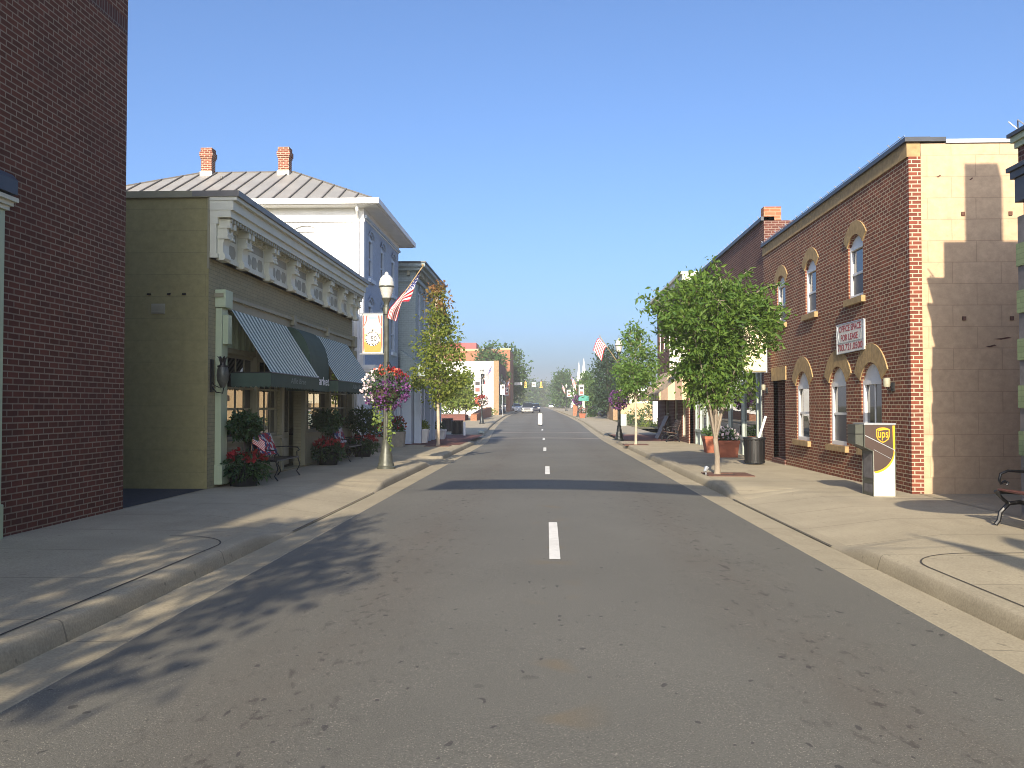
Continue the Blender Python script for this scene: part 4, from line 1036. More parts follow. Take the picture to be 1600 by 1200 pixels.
def spray(root, base, tip, n=70):
    mb = MB(); a, c = Vector(base), Vector(tip); m = a.lerp(c, .5) + Vector((0, 0, .12))
    mb.tube([a, m, c], [.018, .01, .004], 5, False); mb.build('branch', M['trunk'], root)
    P_ = []
    for i in range(n):
        t = random.uniform(.25, 1); q = a.lerp(m, t * 2) if t < .5 else m.lerp(c, t * 2 - 1)
        P_.append(q + Vector((random.gauss(0, .05), random.gauss(0, .06), random.gauss(-.02, .05))))
    leaf_mesh('leaves', M['leaf_zelkova'], root, [tuple(p) for p in P_], .12, None, .6, .4)
zr = [o for o in bpy.data.objects if o.get('label', '').startswith('round vase')][0]
for bs_, tp in (((2.9, 20.1, 3.6), (2.05, 20.0, 4.05)), ((2.8, 20.0, 3.55), (2.1, 19.9, 3.75)), ((3.1, 20.2, 3.9), (2.35, 20.2, 4.2)), ((4.6, 20.2, 3.3), (5.2, 20.2, 3.35)), ((4.8, 20.1, 3.0), (5.1, 19.8, 2.9)), ((4.4, 20, 3.9), (5.2, 20, 4.3)), ((3.9, 20, 4.2), (3.7, 20, 4.85)), ((4.2, 20.3, 4.1), (4.6, 20.3, 4.7))):
    spray(zr, bs_, tp)
tree('street_tree', 'slim turning maple with reddish top beside the left kerb', 'tree', -4.33, 35.6, gz(35.6) + SW, 1.7, .07, (1.65, 6.4, 1.22, cone_egg), 165, 46, .18, .115, M['leaf_maple'], M['trunk_pale'], 'street trees', 6, (.0, 0), .25, .62, .5, .35)
tree('street_tree', 'slim bright green young tree beside the black lamp on the right', 'tree', 3.68, 37.3, gz(37.3) + SW, 1.7, .055, (2.0, 5.15, .92, egg), 120, 42, .16, .115, M['leaf_bright'], M['trunk_pale'], 'street trees', 6, (.02, 0), .25, .6, .5, .4)
for i, (x, y, h, lab) in enumerate(((-9.3, 88.5, 4.1, 'small yellow green tree, leftmost of three in the brick planter'), (-8.65, 88, 3.9, 'small yellow green tree, middle one of three in the brick planter'), (-8.05, 89, 4.5, 'small yellow green tree, rightmost and tallest of three in the brick planter'))):
    tree('plaza_tree', lab, 'tree', x, y, .2, 1.5, .07, (1.25, h + .35, 1.4, egg), 70, 28, .3, .22, M['leaf_lime'], M['trunk_dark'], 'trees in the brick planter', 5, (0, 0), .2, .7, .5, .4)
tree('evergreen_tree', 'dense dark evergreen tree beside the low cream building', 'tree', 6.55, 95, .2, 1.6, .2, (1.1, 7.9, 2.0, lambda t, p: (math.sin(PI * min(1, .2 + .8 * t)) ** .75 * (1.12 - .35 * t)) * (.85 + .15 * math.sin(5 * p + 9 * t))), 230, 34, .4, .25, M['leaf_dark'], M['trunk_dark'], None, 6, (0, 0), .1, .5, .5, .35)
tree('shade_tree', 'tall loose green tree rising past the far white building', 'tree', -7.9, 172, .6, 3, .35, (2.4, 12.4, 4.4, rough), 190, 26, .75, .5, M['leaf_far'], M['trunk_dark'], 'far trees', 7, (.6, 0), .1, .6, .5, .4)
tree('shade_tree', 'dark tree top showing between the white and the orange buildings', 'tree', -9.5, 143, .45, 4, .3, (3.5, 11.4, 3.5, rough), 120, 24, .6, .45, M['leaf_far'], M['trunk_dark'], 'far trees', 6, (.5, 0), .1, .6, .5, .4)
tree('shade_tree', 'rounded dark green tree left of the church spires', 'tree', 4.3, 235, .8, 4, .4, (1.5, 10.0, 3.0, rough), 130, 24, .9, .6, M['leaf_far'], M['trunk_dark'], 'far trees', 7, (0, 0), .1, .6, .5, .4)
tree('shade_tree', 'light green leafy tree between the far right flag lamps', 'tree', 6.8, 150, .6, 2, .25, (1.3, 6.6, 2.6, rough), 110, 26, .5, .38, M['leaf_bright'], M['trunk_dark'], 'far trees', 6, (0, 0), .1, .6, .5, .4)
FT = [(-22, 330, 11, 'leaf_far', 'far green tree at the left end of the street skyline'), (-13, 345, 12.5, 'leaf_far2', 'far olive green tree behind the hanging signals'), (-7, 400, 13, 'leaf_far', 'far dark green tree just left of the street end'),
      (-1.5, 430, 12.5, 'leaf_far2', 'far olive tree closing the street end'), (4.5, 410, 13, 'leaf_far', 'far green tree just right of the street end'), (8.2, 350, 9.5, 'leaf_far', 'far green tree below the left church spire'),
      (14, 300, 8.2, 'leaf_far', 'far green tree hiding the church base'), (21, 290, 9.5, 'leaf_far2', 'far olive tree right of the church'), (30, 300, 10.5, 'leaf_far', 'far tree behind the dark evergreen'), (-15, 235, 9.5, 'leaf_far', 'far green tree behind the parked white cars'), (-10.5, 270, 9.5, 'leaf_far2', 'far olive tree beside the left parked cars')]
for x, y, h, lm, lab in FT:
    tree('far_tree', lab, 'tree', x, y, gz(y), 3, .4, (.6, h, 4.6, rough), 95, 24, 1.0, .85, M[lm], M['trunk_dark'], 'far trees', 5, (0, 0), .1, .65, .5, .4, False)
mb = MB()
for i in range(26):
    pass
pts = np.column_stack([rng.uniform(-60, 60, 5200), rng.uniform(470, 500, 5200), rng.uniform(0, 1, 5200)])
pts[:, 2] = 1.0 + pts[:, 2] ** .8 * (9.5 + 2.2 * np.sin(pts[:, 0] * .35) + 1.5 * np.sin(pts[:, 0] * .9 + 1))
tag(leaf_mesh('distant_wood', M['leaf_far'], None, pts, 1.7, None, .1, .7), 'distant green wood closing the far end of the street', 'wood', None, 'stuff')
# shade trees standing beside and behind the viewer, they throw the dappled shade on the left
tree('street_tree', 'leafy street tree on the near left sidewalk throwing dappled shade', 'tree', -4.75, -3.5, .16, 2.2, .1, (3.5, 6.6, 1.65, egg), 84, 46, .22, .15, M['leaf_bright'], M['trunk'], 'street trees', 7, (0, 0), .3, .6, .5, .3)

def grate(label, x, y, s=.5):
    t = thing('tree_grate', label, 'tree grate', (x, y, gz(y) + SW), 'tree grates'); z = gz(y) + SW + .012
    mb = MB(); r = .16
    for (a, b_, c, d_) in ((x - s, x + s, y - s, y - r), (x - s, x + s, y + r, y + s), (x - s, x - r, y - r, y + r), (x + r, x + s, y - r, y + r)): mb.box(a, b_, c, d_, z - .03, z + .008)
    mb.build('grate', M['rust'], t); mb = MB(); mb.box(x - r + .002, x + r - .002, y - r + .002, y + r - .002, z - .05, z - .004); mb.build('soil', M['soil'], t)
grate('rusty square grate round the vase shaped street tree', 4.02, 20.15, .5); grate('rusty grate round the slim bright green tree', 3.68, 37.3, .5); grate('rusty grate round the turning maple', -4.33, 35.6, .5)
lt = thing('uplight', 'small metal spotlight at the foot of the vase shaped tree', 'spotlight', (3.52, 20.0, .07))
mb = MB(); mb.tube([(3.52, 20, .07), (3.52, 20, .17)], .012, 6); mb.tube([(3.49, 19.98, .15), (3.55, 20.04, .24)], [.035, .05], 8); mb.build('lamp_body', M['galv'], lt)

def shell_pts(n, c, r, h, top=1.0, lo=.72):
    d = rng.normal(size=(n, 3)); d /= np.linalg.norm(d, axis=1)[:, None]; q = rng.uniform(lo, 1, n)[:, None]
    return np.array(c) + d * q * np.array([r, r, h]) , d
def bush(name, label, cat, x, y, z, r, h, lm, n=260, size=.1, flowers=(), group=None):
    t = thing(name, label, cat, (x, y, z), group)
    p, d = shell_pts(n, (x, y, z + h), r, h, 1, .3); p[:, 2] = np.maximum(p[:, 2], z + .02)
    mb = MB()
    for k in range(5): a = k * 1.26; mb.tube([(x, y, z - .02), (x + .3 * r * math.cos(a), y + .3 * r * math.sin(a), z + h * .6), (x + .6 * r * math.cos(a), y + .6 * r * math.sin(a), z + h * 1.3)], [.02, .014, .006], 5, False)
    mb.build('stem', M['trunk_dark'], t)
    leaf_mesh('foliage', M[lm], t, p, size, d, .1, .6)
    for fm, k in flowers:
        p, d = shell_pts(k, (x, y, z + h * 1.05), r * 1.02, h * 1.02, 1, .9); sel = p[:, 2] > z + h * .5
        leaf_mesh('flowers', M[fm], t, p[sel], size * .7, d[sel] * 2, 0, 1)
    return t

# ------------------------------------------------------------------ street lamps, baskets, banners, flags
def lamp(label, x, y, mat, group='street lamps'):
    z = gz(y) + SW; t = thing('street_lamp', label, 'street lamp', (x, y, z), group)
    mb = MB(); mb.lathe([(.23, 0), (.23, .05), (.2, .07), (.2, .12), (.17, .16), (.16, .3), (.125, .42), (.12, .5), (.09, .62), (.1, .66), (.1, .7)], (x, y, z), 16); mb.build('base', mat, t, True)
    mb = MB(); mb.lathe([(.072, .7), (.075, 1.2), (.066, 2.4), (.056, 3.75), (.055, 3.85)], (x, y, z), 24, .09); mb.lathe([(.085, 3.8), (.085, 3.95), (.06, 4.0), (.055, 4.02), (.075, 4.1), (.12, 4.17), (.125, 4.2)], (x, y, z), 16); mb.build('post', mat, t, True)
    mb = MB(); mb.lathe([(.10, 4.2), (.135, 4.3), (.165, 4.42), (.185, 4.46), (.19, 4.5), (.185, 4.58), (.155, 4.68), (.1, 4.75), (.06, 4.775)], (x, y, z), 24); mb.lathe([(.055, 4.77), (.05, 4.81), (.02, 4.85)], (x, y, z), 12); g = mb.build('globe', M['globe'], t, True)
    mb = MB(); mb.lathe([(.188, 4.455), (.196, 4.47), (.196, 4.485), (.188, 4.5)], (x, y, z), 24); mb.build('globe_band', mat, g, True)
    return t
def emblem(parent, o, w, h):
    """banner print: o lower left corner, faces -Y"""
    x, y, z = o; f = lambda u, v, d: (x + u * w, y - d, z + v * h)
    def poly(name, pts, mat, d): mb = MB(); mb.add([f(u, v, d) for u, v in pts], [tuple(range(len(pts)))]); return mb.build(name, mat, parent)
    poly('print', [(.1, .03), (.9, .03), (.95, .3), (.5, .22), (.05, .3)], M['ban_orange'], .004)
    poly('print', [(.05, .3), (.5, .22), (.95, .3), (.95, .5), (.05, .5)], M['ban_pale'], .004)
    for s in (0, 1):
        g = lambda u: u if s == 0 else 1 - u
        poly('bunting', [(g(.02), .97), (g(.24), .97), (g(.2), .82), (g(.06), .68), (g(.02), .68)], M['ban_red'], .005)
        poly('bunting', [(g(.09), .97), (g(.16), .97), (g(.14), .82), (g(.09), .74)], M['sign_white'], .006)
        poly('bunting', [(g(.02), .66), (g(.09), .66), (g(.08), .3), (g(.05), .05), (g(.02), .05)], M['ban_red'], .005)
    poly('print', [(.28, .88), (.72, .88), (.7, .95), (.3, .95)], M['ban_blue'], .005)
    mb = MB(); n = 20
    mb.add([f(.5 + .36 * math.cos(2 * PI * k / n), .37 + .36 * w / h * math.sin(2 * PI * k / n), .006) for k in range(n)], [tuple(range(n))]); mb.build('emblem', M['sign_white'], parent)
    mb = MB()
    for k in range(20):
        if k % 5 == 4: continue
        a0, a1 = 2 * PI * k / n, 2 * PI * (k + .7) / n
        mb.add([f(.5 + r_ * math.cos(a), .37 + r_ * w / h * math.sin(a), .008) for r_, a in ((.3, a0), (.36, a0), (.36, a1), (.3, a1))], [(0, 1, 2, 3)])
    mb.add([f(.4, .25, .008), f(.6, .25, .008), f(.5, .205, .008)], [(0, 1, 2)])
    mb.add([f(.47, .56, .008), f(.53, .56, .008), f(.53, .61, .008), f(.47, .61, .008)], [(0, 1, 2, 3)]); mb.build('emblem_ring', M['sign_black'], parent)
    text('lettering', '150', M['sign_black'], parent, f(.3, .31, .008), (1, 0, 0), (0, 0, 1), .4 * w, .13 * h, .001)
M['ban_orange'] = paint('banner orange', (.52, .24, .045), .7, .08, 5); M['ban_pale'] = paint('banner pale orange', (.55, .36, .17), .7, .08, 5); M['ban_cloth'] = paint('banner cloth', (.56, .48, .40), .7, .12, 9)
M['ban_red'] = paint('banner dull red', (.42, .10, .08), .7, .1, 5); M['ban_blue'] = paint('banner pale blue', (.25, .45, .55), .7, .1, 20)
def banner(label, x, y, z, w, h, side, detail=True, mats='sign_white'):
    """x,y,z: foot of the lamp; banner hangs on the given side of the post"""
    x0 = x + side * .09 if side > 0 else x - .09 - w; ztop = z + 3.8; zb = ztop - h
    t = thing('street_banner', label, 'banner', (x0 + w / 2, y, zb), 'banners on street lamps')
    mb = MB()
    mb.tube([(x + side * .06, y, ztop + .02), (x + side * (.16 + w), y, ztop + .02)], .018, 6); mb.build('arm', M['galv'] if detail else M['lamp_dark'], t)
    mb = MB(); mb.tube([(x + side * .06, y, zb - .02), (x + side * (.16 + w), y, zb - .02)], .018, 6); mb.build('arm', M['galv'] if detail else M['lamp_dark'], t)
    c = MB(); c.box(x0, x0 + w, y - .006, y + .006, zb, ztop); cl = c.build('cloth', M['ban_cloth' if detail else mats], t)
    if detail: emblem(cl, (x0, y - .006, zb), w, h)
    else:
        c = MB(); c.box(x0 + w * .15, x0 + w * .85, y - .012, y - .0065, zb + h * .55, zb + h * .8); c.build('print', M['sign_black'], cl)
        c = MB(); c.box(x0 + w * .15, x0 + w * .85, y - .012, y - .0065, zb + h * .12, zb + h * .38); c.build('print', M['ban_red'] if mats == 'sign_white' else M['ban_orange'], cl)
def flag(label, x, y, z, side=1, drape=0):
    """flag on a slanted staff fixed to a lamp whose foot is x,y,z"""
    t = thing('flag', label, 'flag', (x + side * .06, y, z + 3.75), 'flags on street lamps')
    a = Vector((x + side * .06, y - .05, z + 3.75)); tip = Vector((x + side * .90, y - .05, z + 4.97))
    mb = MB(); mb.tube([a, tip], .013, 6); mb.lathe([(.0, 0), (.03, .015), (.03, .045), (0, .06)], tip, 8); mb.build('staff', M['tan_arch'], t, True)
    mb = MB(); nu, nv = 18, 13; g = []
    for i in range(nu + 1):
        u = i / nu
        for j in range(nv + 1):
            v = j / nv
            if drape == 0:
                A0, B0, C0 = Vector((.87, 4.93)), Vector((.09, 3.92)), Vector((.03, 3.70))
                A1, B1, C1 = Vector((.56, 4.11)), Vector((.40, 4.10)), Vector((.23, 3.63))
                L = .78 if v < .02 else .78 - .42 * v
                p0 = A0.lerp(B0, u / .74) if u < .74 else B0.lerp(C0, (u - .74) / .26)
                p1 = A1.lerp(B1, u / .32) if u < .32 else B1.lerp(C1, (u - .32) / .68)
                p = p0.lerp(p1, v); dy = .10 * math.sin(5 * u + 3 * v) + .05 * math.sin(9 * v)
            elif drape == 1:   # hangs from the upper half of the staff
                h_ = Vector((.87, 4.93)).lerp(Vector((.33, 4.15)), v); p = h_ + Vector((-.22 * u * (1 - .3 * v), -1.15 * u)) ; dy = .09 * math.sin(6 * u + 7 * v)
            else:              # bunched over the staff
                h_ = Vector((.80, 4.83)).lerp(Vector((.52, 4.42)), v); p = h_ + Vector((.42 * u * (1 - .3 * v) , .16 * math.sin(PI * u) - .5 * u * u - .1 * v * u)); dy = .05 * math.sin(5 * u + 3 * v)
            g.append((x + side * p.x, y - .06 + dy * .8, z + p.y))
    for i in range(nu):
        for j in range(nv):
            q = lambda a_, b_: g[a_ * (nv + 1) + b_]; e = 1e-4
            mb.quad(q(i, j), q(i + 1, j), q(i + 1, j + 1), q(i, j + 1), [(i / nu, j / nv + e), ((i + 1) / nu, j / nv + e), ((i + 1) / nu, (j + 1) / nv - e), (i / nu, (j + 1) / nv - e)])
    mb.build('cloth', M['flag'], t, True)
def basket(label, x, y, zc, r, h, mix, n=620, nl=800, trail=(), size=.06):
    """flower ball round a lamp post; mix: list of (material, weight function(dir))"""
    t = thing('flower_basket', label, 'flower basket', (x, y, zc), 'hanging baskets on street lamps')
    mb = MB(); mb.lathe([(.09, .0 - h * .75), (r * .55, -h * .45), (r * .62, -.02), (r * .58, 0), (r * .3, .0), (.09, -.05)], (x, y, zc), 16); mb.build('liner', M['soil'], t)
    mb = MB()
    for k in range(4): a = k * PI / 2 + .4; mb.tube([(x + .07 * math.cos(a), y + .07 * math.sin(a), zc + h + .12), (x + r * .35 * math.cos(a), y + r * .35 * math.sin(a), zc + h * .75), (x + r * .6 * math.cos(a), y + r * .6 * math.sin(a), zc)], .012, 5, False)
    mb.build('hanger', M['black_iron'], t)
    p, d = shell_pts(nl, (x, y, zc), r, h, 1, .55); leaf_mesh('foliage', M['vine'], t, p, size * 1.25, d, .2, .6)
    P_, D_ = shell_pts(n, (x, y, zc), r * 1.0, h * 1.0, 1, .86); P_ += rng.normal(size=P_.shape) * r * .06
    wts = np.array([[f(q) + .25 * rng.random() for m_, f in mix] for q in D_]); pick = wts.argmax(1)
    for k, (m_, f) in enumerate(mix):
        s_ = pick == k
        if s_.sum():
            a = P_[s_]; leaf_mesh('flowers', M[m_], t, np.concatenate([a, a, a]), size, np.concatenate([D_[s_]] * 3) * 1.6, 0, 1.0, .2)
    for (dx, dy, dz) in trail:
        k = 90; s_ = np.linspace(0, 1, k)[:, None]; q = np.array([x + dx, y + dy, zc - h * .6]) + s_ * np.array([dx * .05, 0, dz]) + rng.normal(size=(k, 3)) * .028
        leaf_mesh('trailing_vine', M['leaf_trail'], t, q, .065, None, .6, .6)
LX, LY = -3.94, 21.9; LZ = gz(LY) + SW
lamp('green street lamp with flag, banner and mixed flower basket on the left kerb', LX, LY, M['lamp_green'])
banner('orange and white anniversary banner on the nearest left lamp', LX, LY, LZ, .5, .96, -1, True)
flag('stars and stripes flag draped from the nearest left lamp', LX, LY, LZ)
basket('large mixed basket of purple, white and red petunias on the nearest left lamp', LX, LY, LZ + 1.98, .57, .52, [('f_purple', lambda d: .55 - .3 * d[2]), ('f_white', lambda d: .25 - .75 * d[0] - .0 * d[2]), ('f_salmon', lambda d: -.15 + .9 * d[2] + .05 * d[0]), ('f_red', lambda d: -.1 + .75 * d[2] + .35 * d[0]), ('f_dusk', lambda d: .3 + .5 * d[0] - .2 * d[2])], 420, 620, ((-.24, -.1, -.55), (.13, -.12, -1.25), (-.13, -.1, -.75), (.1, -.1, -1.0)))
RX_, RY_ = 3.43, 42.6; RZ_ = gz(RY_) + SW - .06
lamp('black street lamp with purple basket at the right crossing corner', RX_, RY_, M['lamp_dark'])
flag('flag bunched over its staff on the lamp at the right crossing corner', RX_, RY_, RZ_, -1, 2)
PUR = [('f_dusk', lambda d: .6), ('f_purple', lambda d: .5 - .4 * d[0]), ('f_white', lambda d: -.6 + 1.15 * d[2])]
basket('round purple petunia basket on the lamp at the right crossing corner', RX_, RY_, RZ_ + 1.98, .46, .46, PUR, 330, 420, (), .065)
x, y = -5.46, 75.5; z = gz(y) + SW
lamp('dark street lamp with red and white basket on the plaza', x, y, M['lamp_dark']); banner('white banner with red print on the plaza lamp', x, y, z, .55, 1.25, -1, False); flag('faded flag blown toward the street from the plaza lamp', x, y, z, 1, 1)
basket('red and white flower basket on the plaza lamp', x, y, z + 1.95, .55, .42, [('f_white', lambda d: .4 + .2 * d[0]), ('f_red', lambda d: .1 + .7 * d[2]), ('f_salmon', lambda d: .3 - .3 * d[0])], 240, 300, (), .1)
x, y = 3.75, 107; z = gz(y) + SW
lamp('dark street lamp beside the teal sign on the right', x, y, M['lamp_dark']); banner('white banner with dark square on the lamp beside the teal sign', x, y, z, .62, 1.25, 1, False); flag('flag hanging over the road from the lamp beside the teal sign', x, y, z, -1, 1)
basket('dark purple basket on the lamp beside the teal sign', x, y, z + 1.95, .6, .55, PUR, 200, 260, (), .12)
x, y = 3.6, 163; z = gz(y) + SW
lamp('far dark street lamp past the light green tree on the right', x, y, M['lamp_dark']); banner('small far banner on the right lamp past the light green tree', x, y, z, .65, 1.3, 1, False); flag('small far flag on the right lamp past the light green tree', x, y, z, -1, 1)
x, y = -6.3, 132; z = gz(y) + SW
lamp('far dark street lamp beside the white building corner', x, y, M['lamp_dark']); flag('far flag beside the white building corner', x, y, z, 1, 1); banner('far white banner beside the white building corner', x, y, z, .6, 1.2, 1, False)
x, y = -6.6, 185; z = gz(y) + SW
lamp('farthest street lamp on the left past the parked cars', x, y, M['lamp_dark']); banner('farthest banner on the left past the parked cars', x, y, z, .7, 1.3, 1, False, 'sign_cream'); flag('farthest flag on the left past the parked cars', x, y, z, 1, 1)
x, y = 3.95, -1.3; z = gz(y) + SW
lamp('near street lamp beside the viewer on the right kerb', x, y, M['lamp_dark']); flag('flag on the near right lamp beside the viewer', x, y, z, -1, 1); basket('purple basket on the near right lamp beside the viewer', x, y, z + 1.98, .5, .46, PUR, 200, 240)
# banner hung across the street overhead, it throws the bar of shade on the road
t = thing('overhead_banner', 'cloth banner strung across the street overhead, shading a bar of road', 'banner', (-1, 2, 6.2))
mb = MB(); n = 16; pts = [Vector((-4.0, 2.5, 0)).lerp(Vector((1.85, 1.45, 0)), i / n) for i in range(n + 1)]
for i in range(n):
    a, c = pts[i], pts[i + 1]; s0 = .22 * math.sin(PI * i / n); s1 = .22 * math.sin(PI * (i + 1) / n)
    mb.quad((a.x, a.y, 6.22 + s0), (c.x, c.y, 6.22 + s1), (c.x, c.y, 7.2 + s1), (a.x, a.y, 7.2 + s0))
mb.build('cloth', M['sign_white'], t)
for zz in (6.22, 7.2):
    mb = MB(); mb.tube([(XL, 2.9, zz + .1), (-4.0, 2.5, zz)], .012, 5); mb.tube([(1.85, 1.45, zz), (6.3, .65, zz + .1)], .012, 5); build_each(mb, 'cable', M['black_iron'], t)
t = thing('shadow_board', 'unseen brown oval board on a bracket, added to cast an oval shadow', 'sign', (5.4, 7.3, 2.7))  # out of view, shaped to throw the oval shadow on the right sidewalk
mb = MB(); mb.prism([(5.36 + .78 * math.cos(2 * PI * k / 28), 7.33, 2.72 + .40 * math.sin(2 * PI * k / 28)) for k in range(28)], (0, .05, 0)); mb.build('board', M['wood_brown'], t)
mb = MB(); mb.tube([(6.26, 7.36, 3.2), (4.7, 7.36, 3.2)], .02, 6); mb.tube([(5.0, 7.36, 3.2), (5.0, 7.36, 3.05)], .01, 5); mb.tube([(5.7, 7.36, 3.2), (5.7, 7.36, 3.08)], .01, 5); mb.build('bracket', M['black_iron'], t)

# ------------------------------------------------------------------ left shop front: lantern, planters, benches
t = thing('wall_lantern', 'black iron lantern with pineapple crown beside the near shop window', 'wall lantern', (-6.0, 16.22, 2.0))
cx, cy = -5.93, 16.2
mb = MB(); mb.box(XL + .0, XL + .03, 16.14, 16.26, 1.85, 2.45); mb.tube([(XL + .02, 16.2, 1.95), (XL + .1, 16.2, 1.85), (cx, cy, 1.83), (cx + .02, cy, 1.95)], .012, 6); mb.tube([(XL + .02, 16.2, 2.05), (XL + .06, 16.2, 1.98), (cx - .06, cy, 1.93)], .009, 6); mb.build('bracket', M['black_iron'], t)
mb = MB(); mb.lathe([(.04, 1.93), (.06, 1.97), (.1, 2.06), (.112, 2.16), (.1, 2.26), (.085, 2.31)], (cx, cy, 0), 14); mb.build('globe', M['globe_smoke'] if 'globe_smoke' in M else M['lamp_green'], t, True)
mb = MB(); mb.lathe([(.1, 2.31), (.1, 2.335), (.05, 2.345), (.045, 2.42)], (cx, cy, 0), 12)
for k in range(7):
    a = 2 * PI * k / 7; mb.tube([(cx + .03 * math.cos(a), cy + .03 * math.sin(a), 2.38), (cx + .055 * math.cos(a), cy + .055 * math.sin(a), 2.47), (cx + .10 * math.cos(a), cy + .10 * math.sin(a), 2.51)], [.022, .018, .003], 5)
mb.build('crown', M['black_iron'], t)
def planter(label, x, y, hz, hr, sk, flowers, flagged=False):
    z = gz(y) + SW; t = thing('potted_shrub', label, 'potted plant', (x, y, z), 'potted shrubs along the shop front')
    mb = MB(); mb.lathe([(.24, 0), (.3, .34), (.32, .36), (.27, .36), (.25, .3)], (x, y, z), 18); mb.build('pot', M['black_plastic'], t, True)
    mb = MB(); mb.tube([(x, y, z + .3), (x + .02, y, z + hz)], .02, 6); mb.build('stem', M['trunk_dark'], t)
    p, d = shell_pts(1300, (x, y, z + hz), hr, hr * .85, 1, .35); leaf_mesh('crown', M['leaf_shop'], t, p, .095, d, .35, .5)
    p, d = shell_pts(1100, (x, y, z + .36), sk, .28, 1, .4); p[:, 2] = np.maximum(p[:, 2], z + .05); leaf_mesh('skirt', M['leaf_shop'], t, p, .1, d, .9, .35)
    if flowers:
        p, d = shell_pts(170, (x, y, z + .42), sk * .9, .26, 1, .8); s_ = (p[:, 2] > z + .5) & (p[:, 1] < y + .3)
        a = p[s_]; leaf_mesh('flowers', M[flowers], t, np.concatenate([a, a, a]), .075, np.concatenate([d[s_]] * 3), 0, .9)
    if flagged:
        f = thing('small_flag', 'small handheld flag stuck in the red flowered shop planter', 'flag', (x + .1, y + .1, z + .6))
        mb = MB(); mb.tube([(x + .1, y + .05, z + .45), (x + .16, y + .05, z + 1.02)], .006, 5); mb.build('stick', M['tan_arch'], f)
        mb = MB(); P = lambda u, v: (x + .15 + .22 * u, y + .05 + .06 * u + .02 * math.sin(5 * u), z + 1.0 - .2 * v - .16 * u)
        for i in range(5):
            for j in range(5): mb.quad(P(i / 5, j / 5), P((i + 1) / 5, j / 5), P((i + 1) / 5, (j + 1) / 5), P(i / 5, (j + 1) / 5), [(i / 5, j / 5), ((i + 1) / 5, j / 5), ((i + 1) / 5, (j + 1) / 5), (i / 5, (j + 1) / 5)])
        mb.build('cloth', M['flag'], f)
planter('dark potted shrub over bright red flowers, nearest the alley', -5.75, 16.85, 1.14, .31, .52, 'f_red', True)
planter('dark potted shrub over faded red flowers at the shop door', -5.72, 23.3, 1.14, .36, .46, 'f_red')
planter('dark potted shrub at the far end of the shop front', -5.66, 27.4, 1.12, .5, .52, 'f_red')
def iron_bench(label, x, y0, y1):
    """garden bench against the left facade, faces +X"""
    z = gz(y0) + SW; t = thing('garden_bench', label, 'bench', (x, (y0 + y1) / 2, z), 'iron benches along the shop front')
    mb = MB()
    for k in range(9): mb.box(x + .06 + k * .046, x + .09 + k * .046, y0, y1, z + .415 - .001 * (k % 2), z + .43)
    mb.tube([(x + .05, y0, z + .41), (x + .48, y0, z + .41), (x + .48, y1, z + .41), (x + .05, y1, z + .41), (x + .05, y0, z + .41)], .015, 6); mb.build('seat', M['black_iron'], t)
    mb = MB(); n = 14
    mb.tube([(x + .04 - .12 * 1, y0 + (y1 - y0) * i / n, z + .62 + .3 * math.sin(PI * i / n) ** .7) for i in range(n + 1)], .014, 6)
    for i in range(1, 15): yy = y0 + (y1 - y0) * i / 15; mb.tube([(x + .04, yy, z + .43), (x - .08, yy, z + .62 + .3 * math.sin(PI * i / 15) ** .7)], .007, 5)
    mb.build('backrest', M['black_iron'], t)
    for y in (y0, y1):
        mb = MB(); mb.tube([(x + .05, y, z + .42), (x - .08, y, z + .64)], .013, 6); mb.tube([(x - .07, y, z + .62), (x + .2, y, z + .64), (x + .46, y, z + .62), (x + .5, y, z + .56), (x + .44, y, z + .53), (x + .45, y, z + .42)], .013, 6); mb.build('armrest', M['black_iron'], t)
        for q, s in ((x + .07, -1), (x + .46, 1)):
            mb = MB(); mb.tube([(q, y, z + .41), (q + s * .05, y, z + .25), (q - s * .02, y, z + .1), (q + s * .05, y, z + .012)], [.014, .014, .011, .018], 6); mb.build('leg', M['black_iron'], t)
    q = tag(None or quilt(x, y0 + .12, y0 + (y1 - y0) * .8, z), 'patchwork flag quilt hung over the back of the %s iron bench' % ('near' if y0 < 20 else 'far'), 'quilt', 'quilts on the iron benches')
def quilt(x, y0, y1, z):
    mb = MB(); n = 12; pr = [(.10, .5), (.05, .62), (-.045, .88), (-.08, .95), (-.12, .9), (-.09, .6)]
    for i in range(n):
        a = y0 + (y1 - y0) * i / n; c = y0 + (y1 - y0) * (i + 1) / n; w0 = .012 * math.sin(i * 2.1); w1 = .012 * math.sin((i + 1) * 2.1)
        L = 0
        for p, q in zip(pr, pr[1:]):
            l2 = L + math.hypot(q[0] - p[0], q[1] - p[1])
            mb.quad((x + p[0] + .02 + w0, a, z + p[1]), (x + p[0] + .02 + w1, c, z + p[1]), (x + q[0] + .02 + w1, c, z + q[1]), (x + q[0] + .02 + w0, a, z + q[1]), [(a, L), (c, L), (c, l2), (a, l2)]); L = l2
    return mb.build('quilt', M['quilt'], None, True)
iron_bench('black iron garden bench under the near striped awning', -5.92, 17.9, 19.5)
iron_bench('black iron garden bench under the far striped awning', -5.92, 24.6, 26.2)
